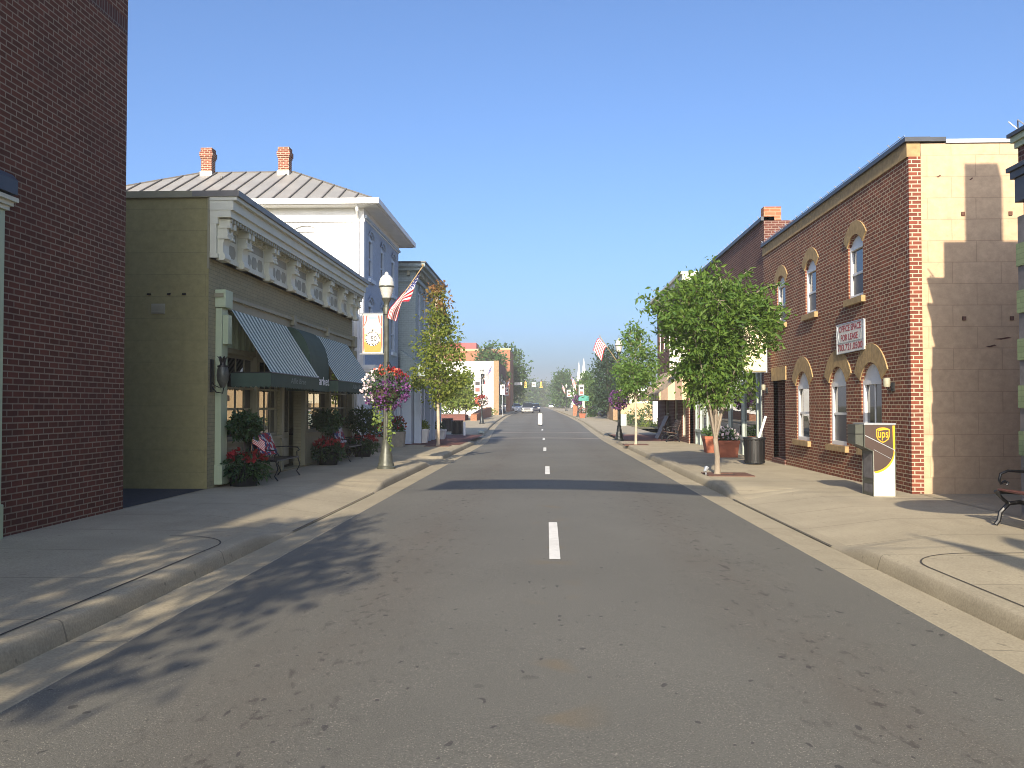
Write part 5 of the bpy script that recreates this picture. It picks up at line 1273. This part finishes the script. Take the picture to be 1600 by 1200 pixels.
def tub(name, label, x, y, w, h, mat, taper, lm, fl=None, cat='planter', group='tub planters on the sidewalks', pl=.28, round_=False, wy=None):
    z = gz(y) + SW; t = thing(name, label, cat, (x, y, z), group); wy = wy or w
    mb = MB(); a, c = w / 2 * taper, w / 2; ay, cy_ = wy / 2 * taper, wy / 2
    if round_: mb.lathe([(a, 0), (c, h - .06), (c * 1.06, h - .06), (c * 1.06, h), (c * .92, h), (c * .9, h - .06)], (x, y, z), 20)
    else:
        mb.add([(x - a, y - ay, z), (x + a, y - ay, z), (x + a, y + ay, z), (x - a, y + ay, z), (x - c, y - cy_, z + h - .09), (x + c, y - cy_, z + h - .09), (x + c, y + cy_, z + h - .09), (x - c, y + cy_, z + h - .09)], [(0, 3, 2, 1), (0, 1, 5, 4), (1, 2, 6, 5), (2, 3, 7, 6), (3, 0, 4, 7)])
        c2 = c * 1.05; cy2 = cy_ * 1.05; e = .04
        for (p, q, r_, s_) in ((x - c2, x + c2, y - cy2, y - cy2 + e), (x - c2, x + c2, y + cy2 - e, y + cy2), (x - c2, x - c2 + e, y - cy2 + e, y + cy2 - e), (x + c2 - e, x + c2, y - cy2 + e, y + cy2 - e)): mb.box(p, q, r_, s_, z + h - .092, z + h)
    mb.build('pot', M[mat], t, round_)
    mb = MB(); mb.box(x - c * .8, x + c * .8, y - cy_ * .8, y + cy_ * .8, z + h - .12, z + h - .04); mb.build('soil', M['soil'], t)
    p, d = shell_pts(420, (x, y, z + h + pl * .35), max(w, .4) * .55, pl, 1, .3); s_ = p[:, 2] > z + h - .06; leaf_mesh('foliage', M[lm], t, p[s_], .09, d[s_], .2, .55)
    if fl:
        p, d = shell_pts(90, (x, y, z + h + pl * .4), w * .55, pl, 1, .9); s_ = p[:, 2] > z + h + .05; q = p[s_]; leaf_mesh('flowers', M[fl], t, np.concatenate([q, q]), .08, np.concatenate([d[s_]] * 2), 0, 1)
tub('stone_planter', 'square grey stone planter with dark red flowers behind the left lamp', -6.05 + .15, 30.6, .74, .52, 'stone_box', .95, 'vine', 'f_red', pl=.42)
tub('stone_planter', 'smaller grey stone planter with red flowers before the blue shop', -5.75, 34.6, .5, .6, 'stone_box', .9, 'vine', 'f_red', pl=.42)
tub('white_planter', 'tapered white planter with pale foliage at the left porch', -5.4, 38.8, .58, .62, 'white', .72, 'leaf_lime')
tub('white_planter', 'low white planter box behind the turning maple', -5.3, 43.6, .75, .5, 'white', .85, 'leaf_shop')
tub('terracotta_planter', 'square terracotta planter with green plants, the farther one at the glazed shop', 5.62, 30.6, .62, .56, 'terra', .78, 'leaf_far')
tub('terracotta_planter', 'square terracotta planter with dark plants and white flowers nearest the litter bin', 5.5, 27.6, .62, .52, 'terra', .85, 'leaf_shop', 'f_white')
def bin_(label, x, y, r=.27, h=.78, group='black slatted litter bins'):
    z = gz(y) + SW; t = thing('litter_bin', label, 'litter bin', (x, y, z), group)
    mb = MB(); mb.lathe([(r * .92, .05), (r * .93, h - .08)], (x, y, z), 24); mb.build('liner', M['door_dark'], t)
    mb = MB(); n = 17
    for k in range(n):
        a = 2 * PI * k / n; c, s = math.cos(a), math.sin(a); w_ = .028
        mb.add([(x + r * .94 * c - w_ * s, y + r * .94 * s + w_ * c, z + .04), (x + r * .94 * c + w_ * s, y + r * .94 * s - w_ * c, z + .04), (x + r * 1.0 * c + w_ * s, y + r * 1.0 * s - w_ * c, z + h * .4), (x + r * 1.0 * c - w_ * s, y + r * 1.0 * s + w_ * c, z + h * .4), (x + r * c + w_ * s, y + r * s - w_ * c, z + h - .05), (x + r * c - w_ * s, y + r * s + w_ * c, z + h - .05)], [(0, 1, 2, 3), (3, 2, 4, 5)])
    mb.lathe([(r * .97, .05), (r * 1.02, .06), (r * 1.02, .1), (r * .97, .1)], (x, y, z), 24); mb.build('slats', M['black_plastic'], t)
    mb = MB(); mb.lathe([(r * .9, h - .06), (r * 1.07, h - .06), (r * 1.1, h - .03), (r * 1.05, h), (r * .8, h), (r * .78, h - .05)], (x, y, z), 24); mb.build('rim', M['black_plastic'], t, True)
    return t
bin_('black slatted litter bin with a white tube leaning in it on the right sidewalk', 5.5, 24.0, .27, .72)
bin_('black litter bin at the left crossing, the nearer of two', -5.02, 50.2, .33, .82)
bin_('black litter bin at the left crossing, the farther of two', -6.15, 55.5, .34, .85)
mb = MB(); z = gz(24) + SW; mb.tube([(5.48, 23.95, z + .3), (5.78, 23.9, z + 1.28)], .035, 10); tag(mb.build('cardboard_tube', M['white']), 'long white tube leaning out of the right litter bin', 'tube')
mb = MB(); z = gz(49) + SW; mb.lathe([(.06, 0), (.06, .72), (.04, .76)], (-4.5, 49, z), 10); tag(mb.build('bollard', M['white'], None, True), 'thin white post standing beside the two left bins', 'post')
mb = MB(); z = gz(53.5) + SW; mb.lathe([(.2, 0), (.2, .12), (.12, .2)], (-3.9, 53.5, z), 10); tag(mb.build('kerb_marker', M['utility'], None, True), 'small grey stub marker on the left crossing kerb', 'marker')

# ------------------------------------------------------------------ right side objects
t = thing('lease_sign', 'white sign with dark red lettering above the arched windows of the brick office', 'sign', (6.2, 18.55, 2.7))
tl = .06
mb = MB(); P = [(6.2, 19.36, 2.69), (6.2, 17.74, 2.71), (6.2, 17.74, 3.30), (6.2, 19.36, 3.31)]
mb.prism(P, (.03, 0, 0)); pn = mb.build('panel', M['sign_white'], t)
mb = MB()
for a, c in zip(P, P[1:] + P[:1]): mb.tube([a, c], .011, 5)
mb.tube([(6.196, 19.33, 2.915), (6.196, 17.76, 2.92)], .005, 4); mb.tube([(6.196, 19.33, 3.27), (6.196, 19.22, 2.95)], .006, 4); mb.tube([(6.196, 17.78, 3.27), (6.196, 17.98, 2.93)], .004, 4); mb.build('frame', M['galv'], pn)  # left diagonal rod stands in for a shadow line across the panel
for s, y, z, w_, h_ in (('OFFICE SPACE', 19.22, 3.135, 1.32, .135), ('FOR LEASE', 19.1, 2.95, 1.02, .135), ('703.721.0500', 19.3, 2.745, 1.48, .14)):
    text('lettering', s, M['sign_red'], pn, (6.198, y, z), (0, -1, 0), (0, 0, 1), w_, h_, .001)
# parcel drop box
bz = gz(15.2) + SW
t = thing('drop_box', 'brown and white parcel drop box with gold shield at the brick office corner', 'drop box', (5.6, 15.3, bz))
YF, YB = 15.18, 15.68
mb = MB(); mb.prism([(5.44, YF, bz), (5.80, YF, bz), (5.80, YF, bz + 1.19), (5.30, YF, bz + 1.21), (5.30, YF, bz + .83), (5.44, YF, bz + .76)], (0, YB - YF, 0)); body = mb.build('body', M['ups_side'], t, False, False, .008)
mb = MB(); mb.prism([(5.17, YF + .06, bz + 1.20), (5.302, YF + .06, bz + 1.21), (5.302, YF + .06, bz + .83), (5.17, YF + .06, bz + .88)], (0, YB - YF - .1, 0)); hp = mb.build('hopper', M['ups_side'], t)
mb = MB(); mb.box(5.165, 5.31, YF + .055, YB - .04, bz + 1.035, bz + 1.05); mb.build('slot', M['black_iron'], hp)
mb = MB(); mb.box(5.434, 5.44, YF + .05, YB - .05, bz + .3, bz + .7); mb.box(5.436, 5.44, YF + .05, YB - .05, bz + .06, bz + .2); build_each(mb, 'side_panel', M['band_grey'], t)
def face(name, pts, mat, d): mb = MB(); mb.add([(x_, YF - d, bz + z_) for x_, z_ in pts], [tuple(range(len(pts)))]); return mb.build(name, M[mat], t)
curve = [(5.45 + .325 * math.sin(k / 12 * PI / 2) , .42 + (.30 * (1 - math.cos(k / 12 * PI / 2)) + .06 * k / 12)) for k in range(13)]
face('white_panel', [(5.445, .01), (5.795, .01), (5.795, .8), (5.445, .8)], 'ups_white', .003)
face('brown_panel', [(5.305, .835), (5.447, .765)] + [(x_, z_) for x_, z_ in curve] + [(5.765, 1.185), (5.305, 1.2)], 'ups_brown', .006)
off = [(x_ + .018, z_ - .03) for x_, z_ in curve]
mb = MB()
for i in range(12): mb.add([(curve[i][0], YF - .007, bz + curve[i][1]), (off[i][0], YF - .007, bz + off[i][1]), (off[i + 1][0], YF - .007, bz + off[i + 1][1]), (curve[i + 1][0], YF - .007, bz + curve[i + 1][1])], [(0, 1, 2, 3)])
mb.build('gold_curve', M['ups_gold'], t)
face('gold_stripe', [(5.765, .80), (5.797, .78), (5.797, 1.185), (5.757, 1.185)], 'ups_gold', .008)
face('silver_band', [(5.305, 1.03), (5.305, 1.016), (5.79, .772), (5.79, .786)], 'galv', .010)
face('silver_band', [(5.447, .79), (5.447, .783), (5.73, .63), (5.73, .637)], 'galv', .010)
mb = MB(); mb.box(5.29, 5.81, YF - .01, YB + .01, bz + 1.2, bz + 1.225); mb.build('lid', M['galv'], t)
def shield(s, d, mat, nm):
    cx_, cz = 5.60, 1.03; s *= 1.25; P = [(-.088, .075), (-.045, .095), (.0, .1), (.045, .095), (.088, .075), (.088, -.02), (.07, -.06), (.035, -.09), (0, -.105), (-.035, -.09), (-.07, -.06), (-.088, -.02)]
    return face(nm, [(cx_ + p * s, cz + q * s) for p, q in P], mat, d)
shield(1.0, .009, 'ups_gold', 'shield'); s2 = shield(.86, .011, 'ups_brown', 'shield_field')
face('shield_arc', [(5.515, 1.085), (5.525, 1.115), (5.6, 1.137), (5.68, 1.125), (5.69, 1.112), (5.61, 1.112), (5.55, 1.10)], 'ups_gold', .013)
text('lettering', 'ups', M['ups_gold'], t, (5.515, YF - .013, bz + .94), (1, 0, 0), (0, 0, 1), .17, .14, .001)
def sconce(label, y, z):
    t = thing('wall_light', label, 'wall light', (6.2, y, z), 'wall lights on the brick office')
    mb = MB(); mb.box(6.225, 6.25, y - .06, y + .06, z - .14, z + .02); mb.tube([(6.24, y, z - .1), (6.15, y, z - .12), (6.13, y, z - .06)], .012, 6); mb.build('bracket', M['black_iron'], t)
    mb = MB(); mb.lathe([(.05, -.06), (.06, -.03), (.062, .08), (.05, .1)], (6.13, y, z), 14); mb.build('shade', M['cream_dark'], t, True)
sconce('small wall light beside the nearest arched window', 16.4, 2.0); sconce('small wall light between office doorway and glazed shop', 25.6, 2.1)
t = thing('projecting_sign', 'cream projecting sign box half hidden by the vase shaped tree', 'sign', (5.85, 25.3, 2.6))
mb = MB(); mb.box(5.5, 6.14, 25.22, 25.4, 2.55, 3.85); mb.build('face', M['sign_cream'], t, False, False, .03)
mb = MB(); mb.tube([(5.49, 25.31, 2.54), (6.15, 25.31, 2.54), (6.15, 25.31, 3.86), (5.49, 25.31, 3.86), (5.49, 25.31, 2.54)], .03, 6); mb.tube([(6.14, 25.31, 3.5), (6.26, 25.31, 3.5)], .02, 6); mb.build('frame', M['galv'], t)
def wood_bench(label, x, y0, y1, sm, face_=-1, group='slatted benches'):
    """cast iron ends and wooden slats, seat faces -X"""
    z = gz(y0) + SW; t = thing('slatted_bench', label, 'bench', (x, (y0 + y1) / 2, z), group)
    mb = MB()
    for k in range(5): mb.box(x - .46 + k * .09, x - .385 + k * .09, y0, y1, z + .43 - .012 * k, z + .455 - .012 * k)
    mb.build('seat', M[sm], t, False, False, .006)
    mb = MB()
    for k in range(5): mb.box(x + .02 + k * .03, x + .045 + k * .03, y0, y1, z + .5 + k * .095, z + .575 + k * .095)
    mb.build('backrest', M[sm], t, False, False, .006)
    for y in (y0 + .03, y1 - .03):
        mb = MB()
        mb.tube([(x - .5, y, z + .01), (x - .46, y, z + .06), (x - .44, y, z + .16), (x - .34, y, z + .27), (x - .2, y, z + .29), (x - .06, y, z + .25), (x + .06, y, z + .12), (x + .09, y, z + .01)], .028, 8)
        mb.tube([(x - .34, y, z + .27), (x - .42, y, z + .34), (x - .5, y, z + .43)], .022, 8); mb.tube([(x - .06, y, z + .25), (x + .02, y, z + .4), (x + .17, y, z + 1.0)], .022, 8); mb.tube([(x - .48, y, z + .415), (x + .02, y, z + .39)], .02, 8)
        mb.build('iron_end', M['black_iron'], t, True)
        mb = MB(); mb.tube([(x - .36, y, z + .5), (x - .34, y, z + .53), (x - .38, y, z + .55), (x - .43, y, z + .52), (x - .45, y, z + .56), (x - .43, y, z + .64), (x - .34, y, z + .68), (x - .15, y, z + .67), (x + .02, y, z + .63), (x + .08, y, z + .6)], .018, 8); mb.build('armrest', M['black_iron'], t, True)
wood_bench('red brown slatted bench with iron scroll ends at the right edge', 6.1, 9.6, 11.48, 'wood_red')
wood_bench('brown slatted bench under the tan awning of the corner shop', 5.85, 40.4, 42.2, 'wood_brown')
t = thing('leaning_board', 'dark brown board leaning on the corner shop wall beside its bench', 'board', (5.9, 45, 0))
mb = MB(); z = gz(45) + SW; mb.add([(5.5, 44.6, z), (5.56, 44.6, z), (6.1, 44.6, z + 1.15), (6.04, 44.6, z + 1.15), (5.5, 46.0, z), (5.56, 46, z), (6.1, 46, z + 1.15), (6.04, 46, z + 1.15)], [(0, 1, 2, 3), (4, 5, 6, 7), (0, 1, 5, 4), (1, 2, 6, 5), (2, 3, 7, 6), (3, 0, 4, 7)]); mb.build('board', M['wood_brown'], t)
t = thing('utility_cabinet', 'pale grey green utility cabinet behind the black corner lamp', 'cabinet', (6.05, 70, 0))
z = gz(70); mb = MB(); mb.box(5.75, 6.2, 69.8, 70.3, z, z + 1.05); mb.build('body', M['utility'], t, False, False, .02); mb = MB(); mb.box(5.82, 6.13, 69.78, 69.797, z + .15, z + .95); mb.build('door', M['utility'], t)
bush('flowering_shrub', 'green shrub with white flowers beside the utility cabinet', 'shrub', 7.2, 72, gz(72), .95, .75, 'leaf_far', 420, .16, (('f_white', 60),), 'shrubs on the right lawn')
bush('shrub', 'tall green shrub on the lawn behind the slim bright tree', 'shrub', 9.2, 78, gz(78), 1.1, 1.3, 'leaf_far', 420, .2, (), 'shrubs on the right lawn')
bush('shrub', 'low olive shrub before the corner shop end', 'shrub', 9.3, 70, gz(70), 1.0, .45, 'leaf_far2', 300, .16, (), 'shrubs on the right lawn')
bush('shrub', 'low yellow green ground shrub below the utility cabinet', 'shrub', 7.6, 67, gz(67), 1.1, .28, 'leaf_lime', 300, .14, (), 'shrubs on the right lawn')
bush('shrub', 'small round shrub at the foot of the tan wall', 'shrub', 7.9, 87.6, gz(87), .6, .4, 'leaf_far2', 240, .16, (), 'shrubs on the right lawn')
bush('shrub', 'rounded green shrub right of the teal sign post', 'shrub', 5.2, 104, gz(104), 1.0, .65, 'leaf_far', 300, .2, (), 'shrubs on the right lawn')
bush('shrub', 'ornamental yellow shrub before the white building corner', 'shrub', -7.3, 113, gz(113), 1.2, .6, 'leaf_lime', 260, .22, (), 'shrubs on the plaza')
bush('shrub', 'dark low shrub left of the brick planter trees', 'shrub', -10.6, 92, gz(92), 1.0, .7, 'leaf_far', 260, .2, (), 'shrubs on the plaza')
t = thing('teal_sign', 'teal green sign board on a white post on the right lawn', 'sign', (4.15, 101, .1))
z = gz(101); mb = MB(); mb.box(4.05, 4.25, 101, 101.2, z, z + 2.3); mb.build('post', M['white'], t); mb = MB(); mb.prism([(3.6, 100.95, z + 2.05), (4.75, 100.95, z + 2.05), (4.75, 100.95, z + 2.55), (4.3, 100.95, z + 2.68), (3.8, 100.95, z + 2.55), (3.6, 100.95, z + 2.4)], (0, .3, 0)); mb.build('board', M['teal'], t)
t = thing('brick_pier', 'orange brick pier behind the dark purple basket', 'pier', (3.4, 113, .2)); z = gz(113)
mb = MB(); mb.box(3.3, 3.95, 112.7, 113.3, z, z + 1.5); mb.build('shaft', M['brick_orange'], t); mb = MB(); mb.box(3.24, 4.01, 112.64, 113.36, z + 1.5, z + 1.6); mb.build('cap', M['tan_wall'], t)
tub('flower_tub', 'tub of red flowers at the foot of the teal sign', 3.95, 99.5, .7, .5, 'terra', .8, 'vine', 'f_red', pl=.5)
# plaza
t = thing('planter_wall', 'low red brick planter box holding three small trees on the plaza', 'planter wall', (-9, 87, 0)); z = gz(87)
mb = MB(); mb.box(-11.6, -7.85, 86.2, 90, z - .3, z + .72); mb.build('wall', M['brick_paver'], t); mb = MB(); mb.box(-11.65, -7.8, 86.15, 86.5, z + .722, z + .8); mb.build('coping', M['brick_plain'], t)
t = thing('brick_wall', 'low brick wall stepping up toward the white building', 'wall', (-7.4, 95, 0))
mb = MB(); mb.prism([(-7.35, 86.5, gz(86) - .3), (-7.35, 110, gz(110) - .3), (-7.35, 110, gz(110) + 1.25), (-7.35, 100, gz(100) + 1.2), (-7.35, 86.5, gz(86) + .75)], (.6, 0, 0)); mb.build('wall', M['brick_orange'], t)
def post_sign(label, x, y, w, h, zc, mats=('white',), nm='street_sign', group='signs on posts'):
    z = gz(y) + .1; t = thing(nm, label, 'sign', (x, y, z), group)
    mb = MB(); mb.tube([(x, y, z), (x, y, z + zc + h / 2)], .035, 6); mb.build('post', M['galv'], t)
    mb = MB(); mb.box(x - w / 2, x + w / 2, y - .06, y - .04, z + zc - h / 2, z + zc + h / 2); p = mb.build('panel', M['sign_white'], t)
    mb = MB(); mb.box(x - w * .2, x + w * .35, y - .07, y - .062, z + zc + h * .1, z + zc + h * .35); mb.build('print', M['sign_black'], p)
post_sign('white sign with black print on a post before the white building', -5.4, 110, .55, 1.2, 3.3)
post_sign('white sign on a post right of the farthest right lamp', 4.6, 150, .6, 1.1, 2.6)
t = thing('crossing_sign', 'white and yellow crossing paddle standing on the road centre line', 'sign', (-.52, 73, road_z(-.5, 73)))
z = road_z(-.5, 73); mb = MB(); mb.lathe([(.16, 0), (.14, .05), (.05, .08)], (-.52, 73, z), 12); mb.build('base', M['black_plastic'], t); mb = MB(); mb.box(-.68, -.36, 72.98, 73.02, z + .12, z + 1.0); p = mb.build('paddle', M['sign_white'], t, False, False, .01); mb = MB(); mb.box(-.6, -.44, 72.965, 72.978, z + .2, z + .92); mb.build('panel', M['sign_cream'], p)
# signals on a span wire
SY = 165; zs = 6.1
t = thing('span_wire', 'thin wire carrying signals over the far junction', 'wire', (0, SY, zs)); mb = MB(); mb.tube([(-11, SY, zs + .7), (-5, SY, zs + .15), (0, SY, zs), (5, SY, zs + .15), (10, SY, zs + .7)], .02, 5)
for x in (-11, 10): mb.tube([(x, SY, .5), (x, SY, zs + .9)], .12, 8)
mb.build('wire', M['black_iron'], t)
def signal(label, x):
    t = thing('traffic_signal', label, 'traffic signal', (x, SY, zs), 'traffic signals over the junction')
    mb = MB(); mb.box(x - .17, x + .17, SY - .1, SY + .1, zs - 1.15, zs - .1); mb.box(x - .02, x + .02, SY - .02, SY + .02, zs - .1, zs + .1); mb.prism([(x - .28, SY - .2, zs - 1.2), (x + .28, SY - .2, zs - 1.2), (x, SY - .2, zs - .1)], (0, .08, 0)); h = mb.build('housing', M['yellow'], t)
    for k in range(3): mb = MB(); mb.lathe([(.1, 0), (.1, .03)], (x, 0, 0), 12); mb.v = [(x + (vx - x), SY - .21 - vz, zs - .3 - k * .32 + vy) for vx, vy, vz in mb.v]; mb.build('lens', M['black_plastic'], h)
signal('yellow traffic signal hanging over the far junction, left one', -3.85); signal('yellow traffic signal hanging over the far junction, right one', -1.0)
for lab, x, w_, h_ in (('white street name plate hanging from the span wire', -5.2, 1.4, .45), ('square white sign hanging between the two signals', -2.35, .7, .75)):
    t = thing('hanging_plate', lab, 'sign', (x, SY, zs - .3)); mb = MB(); mb.box(x - w_ / 2, x + w_ / 2, SY - .03, SY, zs - .25 - h_, zs - .2); p = mb.build('plate', M['sign_white'], t); mb = MB(); mb.box(x - w_ * .4, x + w_ * .4, SY - .04, SY - .032, zs - .25 - h_ * .7, zs - .25 - h_ * .4); mb.build('print', M['sign_black'], p)
# ------------------------------------------------------------------ cars
def car(label, x, y, mat, rotz=0, van=False):
    z = road_z(max(xl_(y), min(xr_(y), x)), y); t = thing('car', label, 'car', (x, y, z), 'cars on the street', rotz)
    # local frame: nose toward -Y
    W = .88; st = [(-2.2, .32, .62, .80), (-2.12, .2, .72, .94), (-1.3, .18, .92, 1.0), (-.85, .18, .98, 1.0), (1.5, .18, 1.0, 1.0), (2.0, .2, 1.0, .98), (2.2, .32, .85, .9)]
    mb = MB(); rows = []
    for yy, zl, zh, f in st:
        w_ = W * f; rows.append([(-w_ * .9, yy, zl), (-w_, yy, zl + .16), (-w_, yy, zh - .12), (-w_ * .92, yy, zh), (w_ * .92, yy, zh), (w_, yy, zh - .12), (w_, yy, zl + .16), (w_ * .9, yy, zl)])
    vs = [p for r in rows for p in r]; n = 8
    mb.add(vs, [(i * n + k, i * n + (k + 1) % n, (i + 1) * n + (k + 1) % n, (i + 1) * n + k) for i in range(len(rows) - 1) for k in range(n)] + [tuple(range(n)), tuple(range((len(rows) - 1) * n, len(rows) * n))])
    hh = 1.62 if van else 1.45; body = mb.build('body', mat, t, True, True)
    mb = MB(); rb = [(-1.25, .93, .80), (-.45, hh - .06, .64), (.1, hh, .64), (1.3, hh - .03, .63), (1.95, 1.0, .74)]
    mb.add([(s * w_, yy, zz) for yy, zz, w_ in rb for s in (-1, 1)] + [(-.8, 1.95, .95), (.8, 1.95, .95), (-.82, -1.2, .92), (.82, -1.2, .92)], [(2, 3, 5, 4), (4, 5, 7, 6)]); mb.build('roof', mat, body, True, True)
    mb = MB(); mb.add([(s * w_, yy, zz) for yy, zz, w_ in rb for s in (-1, 1)], [(0, 1, 3, 2)]); mb.build('windscreen', M['glass'], body, False, True)
    mb = MB(); mb.add([(s * w_, yy, zz) for yy, zz, w_ in rb for s in (-1, 1)], [(6, 7, 9, 8)]); mb.build('rear_window', M['glass'], body, False, True)
    for s in (-1, 1): mb = MB(); mb.add([(s * .80, -1.25, .93), (s * .64, -.45, hh - .06), (s * .64, .1, hh), (s * .63, 1.3, hh - .03), (s * .74, 1.95, 1.0)], [(0, 1, 2, 3, 4)]); mb.build('side_window', M['glass'], body, False, True)
    for s in (-1, 1):
        mb = MB(); mb.box(s * .62 - .16, s * .62 + .16, -2.2, -2.08, .62, .78); mb.build('headlight', M['chrome'], body, False, True)
        mb = MB(); mb.box(s * .97 - .08, s * .97 + .08, -.85, -.72, .95, 1.08); mb.build('mirror', mat, body, False, True)
        for yy in (-1.35, 1.35):
            mb = MB(); mb.lathe([(.2, -.1), (.32, -.1), (.33, 0), (.32, .1), (.2, .1)], (0, 0, 0), 18); mb.v = [(s * .78 + vz, yy + vx, .33 + vy) for vx, vy, vz in mb.v]; wl = mb.build('wheel', M['tyre'], t, False, True)
            mb = MB(); mb.lathe([(.02, -.105), (.19, -.105), (.19, .105), (.02, .105)], (0, 0, 0), 14); mb.v = [(s * .78 + vz, yy + vx, .33 + vy) for vx, vy, vz in mb.v]; mb.build('rim', M['chrome'], wl, False, True)
    mb = MB(); mb.box(-.5, .5, -2.23, -2.19, .45, .58); mb.build('grille', M['black_plastic'], body, False, True); mb = MB(); mb.box(-.8, .8, -2.26, -2.12, .3, .42); mb.build('bumper', mat, body, False, True)
    return t
car('silver minivan driving toward the viewer', -2.95, 140, M['silver'], 0, True)
car('dark blue car driving behind the silver minivan', -1.95, 151, M['dark_car'])
car('white car parked sideways nearest the far white building', -6.9, 158, M['white_car'], R(70)); car('white car parked beyond the first parked white car', -6.2, 182, M['white_car'], R(20))
car('dark car parked behind the shrub at the cream building', 6.55, 112, M['dark_car'], R(15)); car('pale car far away at the street end', 1.6, 300, M['white_car']); car('dark car far away at the street end', 4.0, 280, M['dark_car'], R(180)); car('silver car parked far away on the right', 5.5, 260, M['silver'], R(180))

#@@LIGHT
# ================================================================== LIGHT, SKY, CAMERA
EXPO = 0.95
sun_dir = Vector((.106, 1, -math.tan(R(22.5)) * 1.006)).normalized()
hz = MB(); hz.box(-940, 940, -170, 1240, -1.4, 26)
hm = bpy.data.materials.new('morning haze'); hm.use_nodes = True; hn = hm.node_tree; hn.nodes.remove(hn.nodes['Principled BSDF'])
pv = hn.nodes.new('ShaderNodeVolumePrincipled'); pv.inputs['Density'].default_value = .0007; pv.inputs['Color'].default_value = (.93, .95, 1, 1); pv.inputs['Anisotropy'].default_value = .0
hn.links.new(pv.outputs[0], hn.nodes['Material Output'].inputs['Volume'])
ho = hz.build('haze', hm); ho['kind'] = 'stuff'
sl = bpy.data.lights.new('sun', 'SUN'); sl.energy = 4.6; sl.angle = R(.53); sl.color = (1, .87, .68)
so = bpy.data.objects.new('sun', sl); col.objects.link(so); so.rotation_euler = sun_dir.to_track_quat('-Z', 'Y').to_euler(); so.location = (-10, -60, 40)
w = bpy.data.worlds.new('World'); sc.world = w; w.use_nodes = True; nt = w.node_tree
sky = nt.nodes.new('ShaderNodeTexSky'); sky.sky_type = 'NISHITA'; sky.sun_disc = False
sky.sun_elevation = R(22.5); sky.sun_rotation = R(186); sky.air_density = .75; sky.dust_density = 3.4; sky.ozone_density = 5.5
hs = nt.nodes.new('ShaderNodeHueSaturation'); hs.inputs['Saturation'].default_value = 1.0; hs.inputs['Value'].default_value = 1.0
nt.links.new(sky.outputs[0], hs.inputs['Color']); nt.links.new(hs.outputs[0], nt.nodes['Background'].inputs[0]); nt.nodes['Background'].inputs[1].default_value = .128
cam = bpy.data.cameras.new('camera'); co = bpy.data.objects.new('camera', cam); col.objects.link(co)
cam.sensor_width = 36; cam.lens = 1400 / 1600 * 36; cam.clip_end = 6000; cam.clip_start = .05
co.location = (0, 0, 1.6); co.rotation_euler = (PI / 2 + math.atan(34 / 1400), 0, math.atan(54 / 1400)); sc.camera = co
sc.view_settings.view_transform = 'Standard'; sc.view_settings.look = 'None'; sc.view_settings.gamma = 1; sc.view_settings.exposure = EXPO
sc.view_settings.use_curve_mapping = False
sc.cycles.pixel_filter_type = 'BLACKMAN_HARRIS'; sc.cycles.filter_width = .95; sc.cycles.max_bounces = 6; sc.cycles.use_denoising = True
